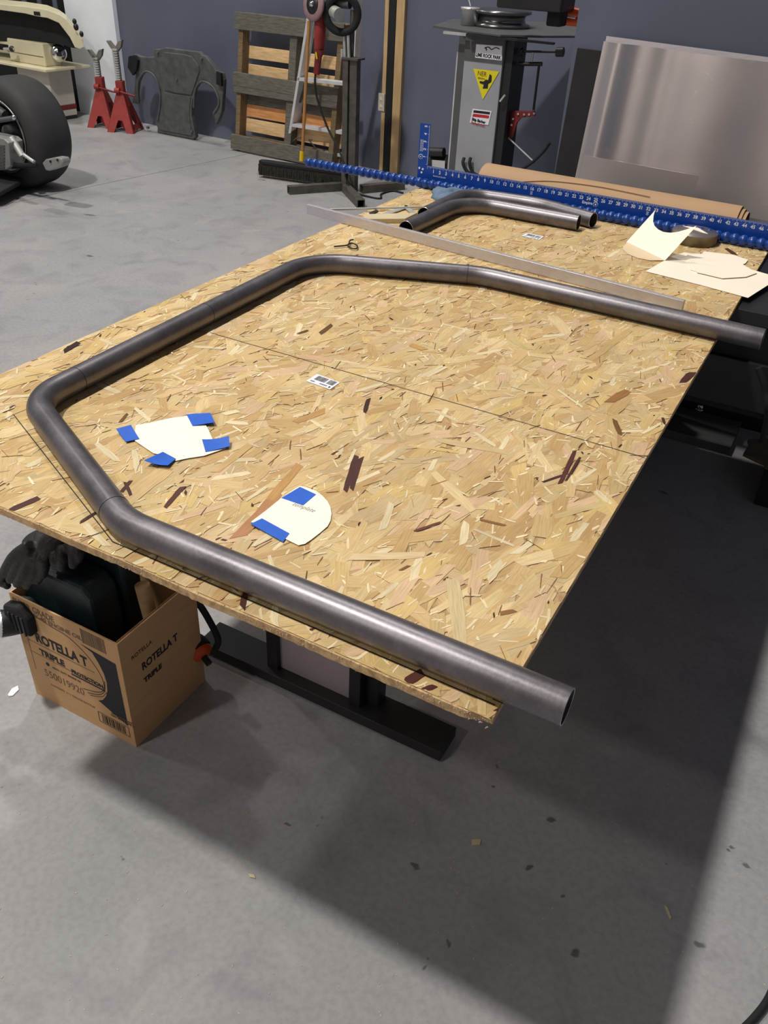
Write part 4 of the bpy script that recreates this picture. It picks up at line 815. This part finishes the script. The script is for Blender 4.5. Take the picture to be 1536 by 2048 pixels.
# ================================================================ STEEL POST WITH SANDER, LADDER, BROOM
ps = thing('steel_post_stand', 'grey box section steel post on a three legged floor base', 'stand', PZ(695, 380, 0))
b0 = PZ(697, 385, 0); hgt = PY(700, 120, b0.y).z
wdt = .055
MB().box((b0.x-.065, b0.y, 0), (b0.x-.022, b0.y+.055, hgt)).build('post', M_rust, ps, bevel=.003)
MB().box((b0.x-.018, b0.y+.015, 0), (b0.x+.040, b0.y+.07, hgt)).build('post', M_rust, ps, bevel=.003)
MB().box((b0.x-.070, b0.y-.01, hgt), (b0.x+.060, b0.y+.09, hgt+.012)).build('top_plate', M_rust, ps)
def leg(a, b, name='foot'):
    a, b = Vector(a), Vector(b); d = (b-a).normalized(); s = Vector((-d.y, d.x, 0))*.028; m = MB(); z = .056
    ring = lambda p, k: [p-s*k+Vector((0, 0, z/2-z/2*k)), p+s*k+Vector((0, 0, z/2-z/2*k)), p+s*k+Vector((0, 0, z/2+z/2*k)), p-s*k+Vector((0, 0, z/2+z/2*k))]
    A, B, C1, D1 = ring(a, 1), ring(b, 1), ring(a, .82), ring(b, .82)
    m.add(A+B+C1+D1, [(i, (i+1) % 4, (i+1) % 4+4, i+4) for i in range(4)]+[(i+8, i+12, (i+1) % 4+12, (i+1) % 4+8) for i in range(4)]+[(i, i+8, (i+1) % 4+8, (i+1) % 4) for i in range(4)]+[(i+4, (i+1) % 4+4, (i+1) % 4+12, i+12) for i in range(4)])
    return m.build(name, M_rust, ps)
leg(b0+Vector((-.07, .03, 0)), PZ(577, 388, 0)); leg(b0+Vector((-.02, -.005, 0)), PZ(722, 416, 0)); leg(b0+Vector((.08, .05, 0)), PZ(806, 378, 0))
for (x0, y0, x1, y1) in ((690, 118, 688, 70), (684, 118, 684, 98), (698, 118, 696, 60)): MB().cyl(PY(x0, y0, b0.y+.03), PY(x1, y1, b0.y+.03), .011, 10).build('upright_rod', M_zinc, ps)
arm = PY(684, 28, b0.y+.02)
MB().cyl(PY(702, 118, b0.y+.07), PY(706, 20, b0.y+.07), .018, 14).build('upright_rod', M_rust, ps)
MB().lathe([(.085, -.03), (.125, -.03), (.130, -.02), (.130, .02), (.125, .03), (.085, .03), (.085, -.03)], arm, (.45, -.85, 0), 36).build('rubber_ring', M_soft, ps)
MB().cyl(arm+Vector((-.10, 0, .02)), arm+Vector((.02, -.07, 0)), .040, 24).build('clamp_body', M_zinc, ps)
MB().cyl(arm+Vector((-.16, .02, .06)), arm+Vector((.05, .02, .06)), .03, 12).build('cross_arm', M_dgrey, ps)
Ys = b0.y-.04
sd = thing('disc_sander', 'red disc sander hanging upright with a pale pink round pad', 'sander', PY(640, 60, Ys))
pc_ = PY(625, 8, Ys-.03)
MB().lathe([(.058, 0), (.098, 0), (.102, -.01), (.098, -.02), (.058, -.014)], pc_, (-.30, -.93, .12), 36).build('pad', M_pink, sd)
MB().lathe([(0, .004), (.058, .004), (.060, -.012), (0, -.012)], pc_, (-.30, -.93, .12), 28).build('backing_disc', M_dark, sd)
MB().lathe([(0, .024), (.012, .022), (.020, .006), (.020, .0), (0, 0)], pc_, (-.30, -.93, .12), 16).build('arbor_nut', M_chrome, sd)
MB().tube([PY(643, 25, Ys+.03), PY(641, 40, Ys+.02), PY(639, 92, Ys+.02), PY(638, 98, Ys+.02)], [.044, .048, .044, .036], 18, flat=.8).build('motor_body', M_red, sd)
MB().tube([PY(639, 98, Ys+.02), PY(637, 112, Ys+.02), PY(633, 148, Ys+.02)], [.034, .020, .018], 16, flat=1.3).build('handle', M_dred, sd)
MB().cyl(PY(632, 104, Ys-.01), PY(634, 118, Ys-.01), .006, 10).build('trigger', M_yellow, sd)
MB().tube(smooth([PY(631, 148, Ys+.02), PY(630, 165, Ys), PY(635, 200, Ys), PY(655, 255, Ys-.02), PY(678, 300, Ys-.05), PY(690, 335, Ys-.08), PZ(692, 352, .12), PZ(702, 380, .03), PZ(728, 391, .008), PZ(760, 397, .006), PZ(763, 388, .006), PZ(785, 382, .006), PZ(806, 386, .006)], 6), .0075, 10).build('power_cord', M_soft, sd)
# ladder
ld = thing('step_ladder', 'aluminium ladder leaning on the wall in front of the pallet', 'ladder', PZ(570, 316, 0))
f0 = PZ(569, 317, 0)
def LP(px, py, back=0):                     # point in the leaning plane of the ladder
    pl = Vector((0, -1, -.20)).normalized(); o = f0+Vector((0, back, 0)); d = ray(px, py); return CAM+d*((o-CAM).dot(pl)/d.dot(pl))
def bar(a, b, w_, t_, nm, m_=None, par=None):
    a, b = Vector(a), Vector(b); d = (b-a).normalized(); s = d.cross(Vector((0, 1, .2))).normalized()*w_/2; MB().prism([a-s, a+s, b+s, b-s], (0, t_, 0)).build(nm, m_ or M_ladder, par or ld, bevel=.002)
bar(LP(571, 317), LP(623, -10), .022, .07, 'rail'); bar(LP(583, 318, .09), LP(634, -10, .09), .018, .03, 'rail'); bar(LP(697, 330), LP(713, -20), .022, .07, 'rail'); bar(LP(706, 330, .05), LP(720, -20, .05), .016, .03, 'rail')
for (x0, y0, x1, y1) in ((594, 158, 688, 168), (580, 250, 684, 266), (588, 300, 690, 312)): bar(LP(x0, y0), LP(x1, y1), .026, .065, 'rung')
for (x0, y0, x1, y1) in ((575, 300, 596, 275), (642, 318, 618, 280)): MB().tube(smooth([LP(x0, y0), LP((x0+x1)/2, (y0+y1)/2-4), LP(x1, y1), LP(x1+6, y1)]), .006, 8).build('brace_wire', M_rust, ld)
# broom
br = thing('push_broom', 'push broom with varnished wooden handle and yellow collar', 'broom', PZ(600, 345, 0))
yb = PZ(600, 345, 0).y
h0, h1 = PY(604, 322, yb), PY(618, 42, yb+.10)
MB().cyl(h0, h1, .0125, 16).build('handle', M_handle, br)
MB().cyl(PY(603, 322, yb), PY(604, 303, yb+.005), .017, 16).build('collar', M_yellow, br)
a, b = PZ(520, 326, .10), PZ(694, 350, .10)
d = (b-a).normalized(); s = Vector((-d.y, d.x, 0))*.035
MB().prism([a-s*.6, a+d*.04-s, b-s, b+s, a+d*.04+s, a+s*.6], (0, 0, .025)).build('head_block', M_soft, br, bevel=.006)
mb = MB()
for i in range(700):
    t_ = rng.uniform(0, 1); u_ = rng.uniform(-1, 1); q = a.lerp(b, t_)+s*u_*.9; q.z = .102; e = q+Vector((rng.normal(0, .008), rng.normal(0, .008)+.012*u_, 0)); e.z = .001
    mb.add([q+d*.003, q-d*.003, e, q+Vector((0, .003, 0))], [(0, 1, 2), (1, 3, 2), (3, 0, 2)])
mb.prism([a-s*.8, b-s*.85, b+s*.85, a+s*.8], (0, 0, -.08)); o = mb.build('bristles', M_bristle, br); o['kind'] = 'stuff'
# ================================================================ PALLET
pa = thing('wooden_pallet', 'weathered wooden pallet standing on edge against the wall', 'pallet', PZ(530, 310, 0))
p0 = PZ(466, 300, 0); px_ = Vector((1, -.069, 0)).normalized(); pn = Vector((.069, 1, 0)).normalized(); up_ = (Vector((0, 0, 1))+pn*.10+px_*.035).normalized()
ph = 1.06
def PL(x, z, t): return p0+px_*x+up_*z+pn*t
def plank(x0, x1, z0, z1, t0, t1, m_, nm='plank', wob=.004):
    j = lambda: rng.uniform(-wob, wob)
    v = [PL(x0+j(), z0+j(), t0), PL(x1+j(), z0+j(), t0), PL(x1+j(), z1+j(), t0), PL(x0+j(), z1+j(), t0)]
    MB().prism(v, pn*(t1-t0)).build(nm, m_, pa, bevel=.003)
PWD = 1.05
for (z0, z1, mm) in ((.91, 1.03, M_grain_grey), (.50, .60, M_grain_grey), (.01, .13, M_grain_grey), ): plank(-.01, PWD, z0, z1, -.02, 0, mm)
plank(0, PWD, .455, .505, -.018, 0, M_grain_grey)
for x0, x1, mm in ((.02, .065, M_grain_brown), (.54, .61, M_grain_grey), (PWD-.06, PWD-.01, M_grain_brown)): plank(x0, x1,   .02, 1.02, .001, .085, mm, 'stringer', .002)
for (z0, z1, mm) in ((.92, 1.02, M_grain_grey), (.70, .79, M_grain_tan), (.56, .66, M_grain_tan), (.36, .43, M_grain_grey), (.265, .36, M_grain_orange), (.15, .25, M_grain_tan), (.02, .12, M_grain_brown)): plank(.01, PWD, z0, z1, .087, .105, mm)
# ================================================================ CAST SUBFRAME LEANING ON THE WALL
Yc = yw(-4.2)-.10
cf = thing('undertray_casting', 'grey moulded undertray panel with two arched cutouts leaning on the wall', 'panel', PZ(350, 270, 0))
outl = [(268, 108), (262, 122), (260, 135), (271, 150), (268, 180), (264, 206), (274, 208), (273, 190), (275, 166), (281, 151), (288, 145), (295, 144), (303, 150), (311, 162), (317, 176), (319, 192), (319, 210), (317, 221), (312, 238), (311, 247), (315, 256), (314, 265), (350, 272), (386, 279), (391, 275), (388, 255), (383, 233), (383, 215), (385, 198), (389, 180), (396, 168), (406, 165), (417, 170), (427, 180), (434, 195), (435, 210), (428, 219), (425, 228), (429, 236), (431, 250), (437, 240), (443, 222), (446, 186), (447, 160), (443, 146), (433, 143), (427, 134), (419, 123), (410, 112), (404, 111), (398, 104), (365, 100), (329, 95), (318, 99), (310, 98), (307, 105), (308, 114), (290, 114), (280, 113)]
def leanY(px, py):
    pl = Vector((-.05, -1, -.12)).normalized(); o = PZ(350, 273, 0); d = ray(px, py); return CAM+d*((o-CAM).dot(pl)/d.dot(pl))
MB().prism([leanY(x, y) for x, y in outl], (0, .045, 0)).build('moulding', M_cast, cf, bevel=.006)
MB().prism([leanY(x, y)+Vector((0, -.010, 0)) for x, y in ((330, 104), (368, 108), (385, 113), (398, 132), (400, 142), (392, 166), (384, 190), (352, 186), (330, 180), (322, 150), (317, 128))], (0, .016, 0)).build('raised_panel', M_cast, cf, bevel=.006)
MB().prism([leanY(x, y)+Vector((0, -.008, 0)) for x, y in ((328, 184), (382, 193), (379, 226), (384, 272), (320, 260), (324, 215))], (0, .014, 0)).build('raised_panel', M_cast, cf, bevel=.006)
for arcp in ([(277, 205), (276, 168), (285, 148), (295, 143), (309, 152), (319, 175), (321, 205), (316, 240)], [(388, 215), (390, 182), (400, 165), (412, 164), (427, 175), (437, 195), (437, 212), (428, 226)]):
    MB().tube(smooth([leanY(x, y)+Vector((0, -.004, 0)) for x, y in arcp]), .009, 8).build('arch_rib', M_cast, cf)
for x, y in ((316, 105), (404, 117), (355, 158), (297, 255), (385, 262), (438, 152)): q = leanY(x, y); MB().cyl(q+Vector((0, -.018, 0)), q+Vector((0, .004, 0)), .011, 12).build('boss', M_cast, cf)
for pts in ([(262, 112), (274, 110), (280, 120), (277, 140), (270, 150), (260, 134)], [(437, 142), (446, 146), (447, 172), (437, 168)]): MB().prism([leanY(x, y)+Vector((0, -.03, 0)) for x, y in pts], (0, .025, 0)).build('rubber_pad', M_soft, cf)
# ================================================================ JACK STANDS
def jack_stand(base_px, ztop, rot_, label, grp):
    o = PZ(base_px[0], base_px[1], 0); j = thing('jack_stand', label, 'jack stand', o, grp)
    Rm = Matrix.Rotation(rot_, 3, 'Z'); hb, ht, hh = .125, .030, .33
    T = lambda x, y, z: o+Rm @ Vector((x, y, z))
    legs = [(-1, -1), (1, -1), (1, 1), (-1, 1)]
    for k in range(4):                      # four pressed sides, each an arch between two legs
        (ax_, ay_), (bx_, by_) = legs[k], legs[(k+1) % 4]
        def pt(s, t_, inset=0):             # s across 0..1, t up 0..1
            h_ = hb+(ht-hb)*t_; x = (ax_*(1-s)+bx_*s)*h_; y = (ay_*(1-s)+by_*s)*h_; return T(x, y, t_*hh)
        out_ = [pt(0, 0), pt(.26, 0), pt(.40, .30), pt(.60, .30), pt(.74, 0), pt(1, 0), pt(1, 1), pt(0, 1)] if k % 2 == 0 else None
        nrm = Rm @ Vector(((ax_+bx_)/2, (ay_+by_)/2, 0)); nrm = -nrm*.004
        if out_: MB().prism(out_, nrm).build('side_plate', M_red, j, bevel=.001)
        else:
            m = MB(); th_ = nrm
            for quad in ([pt(0, 0), pt(.22, 0), pt(.30, 1), pt(0, 1)], [pt(.78, 0), pt(1, 0), pt(1, 1), pt(.70, 1)], [pt(.2, .62), pt(.8, .62), pt(.75, 1), pt(.25, 1)], [pt(.1, .06), pt(.9, .06), pt(.9, .20), pt(.1, .20)]): m.prism(quad, th_)
            m.build('side_plate', M_dred, j, bevel=.001)
    m = MB(); m.prism([T(-.033, -.033, hh-.005), T(.033, -.033, hh-.005), T(.033, .033, hh-.005), T(-.033, .033, hh-.005)], (0, 0, .085)); m.build('collar', M_red, j, bevel=.004)
    m = MB(); m.prism([T(-.014, -.017, hh-.02), T(.014, -.017, hh-.02), T(.014, .017, hh-.02), T(-.014, .017, hh-.02)], (0, 0, ztop-hh-.05))
    m.build('ratchet_bar', M_rust, j); n_ = int((ztop-hh-.13)/.019)
    for k in range(n_): z = hh+.085+.019*k; MB().prism([T(-.026, -.030, z), T(.018, -.034, z), T(.022, -.015, z+.005), T(-.026, -.015, z+.005)], (0, 0, .012)).build('ratchet_tooth', M_zinc, j)
    sdl = [(-.075, .062), (-.045, .062), (0, .012), (.035, .066), (.072, .076), (.055, .02), (.018, -.02), (-.018, -.02), (-.045, .012)]
    MB().prism([T(x, -.020, ztop-.06+z) for x, z in sdl], Rm @ Vector((0, .04, 0))).build('saddle', mat('worn_cast_iron', rgb(128, 124, 116), .6, .4, var=.25), j, bevel=.004)
    a = T(-.02, -.045, hh-.0); MB().tube([a, T(.02, -.05, hh-.005), T(.15, -.05, hh-.03)], [.011, .009, .008], 10).build('release_handle', M_dred, j)
    MB().tube([T(-.035, -.05, hh+.005), T(.01, -.05, hh+.005)], .022, 14).build('pivot', M_red, j)
jack_stand((252, 261), .715, .35, 'red jack stand with a silver ratchet bar, the nearer right one of two', None)
jack_stand((212, 252), .62, .35, 'red jack stand with a grey saddle, the lower left one of two', None)
# ================================================================ LATHE AT THE LEFT WALL
la = thing('metal_lathe', 'cream metalworking lathe with chip tray on a pedestal by the left wall', 'machine', PZ(110, 243, 0))
c0 = PZ(112, 243, 0); c1 = PZ(156, 236, 0); e1_ = (c1-c0).normalized(); e2_ = Vector((-e1_.y, e1_.x, 0)); 
if e2_.x > 0: e2_ = -e2_
LY = c0.y
wd_ = (c1-c0).length
def LB(a, b, z0, z1, m_, nm, g=0, o_=c0, bev=.004):
    p = [o_+e1_*(a[0])+e2_*(a[1]), o_+e1_*(b[0])+e2_*(a[1]), o_+e1_*(b[0])+e2_*(b[1]), o_+e1_*(a[0])+e2_*(b[1])]
    return MB().prism([q+Vector((0, 0, z0)) for q in p], (0, 0, z1-z0)).build(nm, m_, la, bevel=bev)
ztray = CAM.z+ray(88, 142).z*((c0-CAM).length/ray(88, 142).length)*.985
ztray = PY(95, 141, LY).z
LB((0, 0), (wd_, .60), .0, .03, M_dark, 'plinth'); LB((0, 0), (wd_, .60), .03, .085, M_cream2, 'pedestal'); LB((-.003, -.003), (wd_+.003, .60), .085, .125, M_dred, 'stripe')
LB((0, 0), (wd_, .45), .125, ztray, M_cream2, 'pedestal')
tray = LB((-.09, -.09), (wd_+.16, 1.6), ztray, ztray+.022, M_cream, 'chip_tray')
zh = PY(85, 88, LY).z
LB((.02, .04), (wd_*.75, .55), ztray+.022, zh, M_cream, 'headstock', bev=.01)
LB((.03, .55), (wd_*.6, 1.6), ztray+.15, zh-.01, M_cream, 'bed', bev=.006)
LB((.02, .055), (wd_*.76, .56), ztray+.095, ztray+.103, M_fadeink, 'seam', bev=0)
hc = PY(117, 106, LY+.16); axc = (Vector((.75, -.62, 0))).normalized()
MB().lathe([(0, .07), (.020, .07), (.022, .05), (.055, .05), (.070, .04), (.072, -.03), (0, -.03)], hc, axc, 32).build('chuck', M_chrome, la)
MB().box(tuple(hc+axc*.07-Vector((.016, .016, .016))), tuple(hc+axc*.085+Vector((.016, .016, .016)))).build('chuck_key_socket', M_dark, la)
a = PY(8, 98, LY-.02); MB().cyl(a, PY(28, 98, LY-.02), .012, 12).build('feed_lever', M_zinc, la); MB().ball(PY(24, 98, LY-.02), .026, seg=12).build('lever_knob', M_dark, la)
mb = MB(); q = PY(122, 149, LY+.25)
# cream body shell resting above the lathe
sh = thing('body_shell', 'cream car body section with a dark underside propped above the lathe', 'car part', PY(90, 50, 5.0))
Yk = LY-.02
outer = [(-60, 4), (0, 8), (50, 13), (95, 20), (120, 30), (134, 40), (150, 60), (166, 80), (168, 94), (160, 98)]
inner = [(150, 95), (140, 75), (118, 46), (95, 36), (75, 33), (50, 27), (0, 20), (-60, 16)]
MB().prism([PY(x, y, Yk) for x, y in outer+inner], (-.36, .33, 0)).build('outer_skin', M_cream, sh, bevel=.004)
MB().prism([PY(x, y, Yk+.10) for x, y in [(-60, 16), (0, 20), (50, 27), (95, 36), (118, 46), (140, 75), (158, 97), (140, 95), (118, 86), (95, 84), (50, 86), (0, 82), (-60, 80)]], (-.28, .25, 0)).build('dark_liner', M_soft, sh)
for (x, y, r_) in ((149, 43, .018), (152, 54, .022), (163, 68, .018)): MB().ball(PY(x, y, Yk-.02), r_, (1, 1, 1.3), 12).build('latch', M_dark, sh)
MB().box(tuple(PY(68, 30, Yk-.01)), tuple(PY(78, 24, Yk-.01)+Vector((0, .03, 0)))).build('latch', M_dark, sh)
# dark hanging curtain behind
# ================================================================ RACE CAR REAR CORNER
rc = thing('race_car', 'open wheel race car at the left edge showing a wide slick tyre and suspension', 'car', (-3.7, 3.4, 0))
Rt = .352; WY0 = 3.45; WW = .33; cx_ = -3.795
ctr = Vector((cx_, WY0, Rt))
whl = MB().lathe([(.225, .02), (.240, .0), (.265, -.004), (.305, .006), (.335, .030), (.348, .060), (.352, .12), (.352, .20), (.348, .27), (.335, .305), (.30, .325), (.24, .33), (.225, .31)], ctr, (0, 1, 0), 64).build('tyre', M_tyre, rc)
MB().lathe([(.224, .30), (.218, .12), (.214, .05), (.224, .012), (.236, .0), (.238, -.008), (.229, -.010), (.214, .006), (.206, .05), (.210, .12), (.212, .30)], ctr, (0, 1, 0), 64).build('rim', mat('satin_rim', rgb(150, 150, 150), .35, .7), rc)
MB().lathe([(.0, .20), (.21, .20), (.21, .215), (0, .215)], ctr, (0, 1, 0), 40).build('wheel_centre', M_soft, rc)
MB().lathe([(.0, .06), (.06, .06), (.065, .20)], ctr, (0, 1, 0), 24).build('upright', M_dgrey, rc)
def crod(a, b, r, m_, nm='suspension_arm'): return MB().tube([a, b], r, 12).build(nm, m_, rc)
WF = WY0-.08
crod(PY(-30, 245, WF), PY(29, 236, WF+.05), .016, M_dgrey); MB().ball(PY(28, 235, WF+.04), .018, seg=12).build('rod_end', M_chrome, rc)
crod(PY(22, 275, WF), PY(45, 312, WF), .022, M_zinc); crod(PY(48, 310, WF-.02), PY(68, 324, WF-.04), .012, M_zinc); crod(PY(-20, 300, WF+.05), PY(40, 300, WF+.05), .02, M_dgrey); crod(PY(-30, 330, WF), PY(75, 332, WF-.03), .018, M_dark)
crod(PY(-10, 215, WF+.08), PY(10, 230, WF+.08), .03, M_dgrey)
q = PY(82, 328, WF-.05)
foot = [(84, 326), (90, 319), (110, 315), (122, 317), (126, 326), (122, 334), (98, 342), (91, 341)]
MB().prism([PY(x, y, WF-.10) for x, y in foot], (0, .07, 0)).build('jacking_foot', mat('dull_alloy', rgb(150, 150, 148), .5, .4), rc, bevel=.008)
for x, y in ((101, 323), (115, 320)): MB().cyl(PY(x, y, WF-.105), PY(x, y, WF-.095), .008, 10).build('bolt', M_dark, rc)
gb = [(-60, 262), (8, 278), (17, 286), (20, 334), (12, 340), (-60, 345)]
MB().prism([PY(x, y, WF-.06) for x, y in gb], (0, .12, 0)).build('finned_casing', mat('dull_alloy', rgb(150, 150, 148), .5, .4), rc, bevel=.006)
for k in range(8): MB().prism([PY(x, y, WF-.068) for x, y in ((-30, 288+6.2*k), (8, 291+6.2*k), (8, 293.5+6.2*k), (-30, 290.5+6.2*k))], (0, .012, 0)).build('fin', M_dgrey, rc)
MB().prism([PZ(x, y, .07) for x, y in ((-260, 400), (0, 394), (40, 372), (52, 352), (0, 345), (-260, 345))], (0, 0, .03)).build('shadow_slab', M_soft, rc, bevel=.01)  # added black slab, shaped to fill the shadow beneath the car
MB().box((cx_-1.9, WY0-.40, .10), (cx_-.42, WY0-.06, .34)).build('gearbox', M_dgrey, rc, bevel=.03)
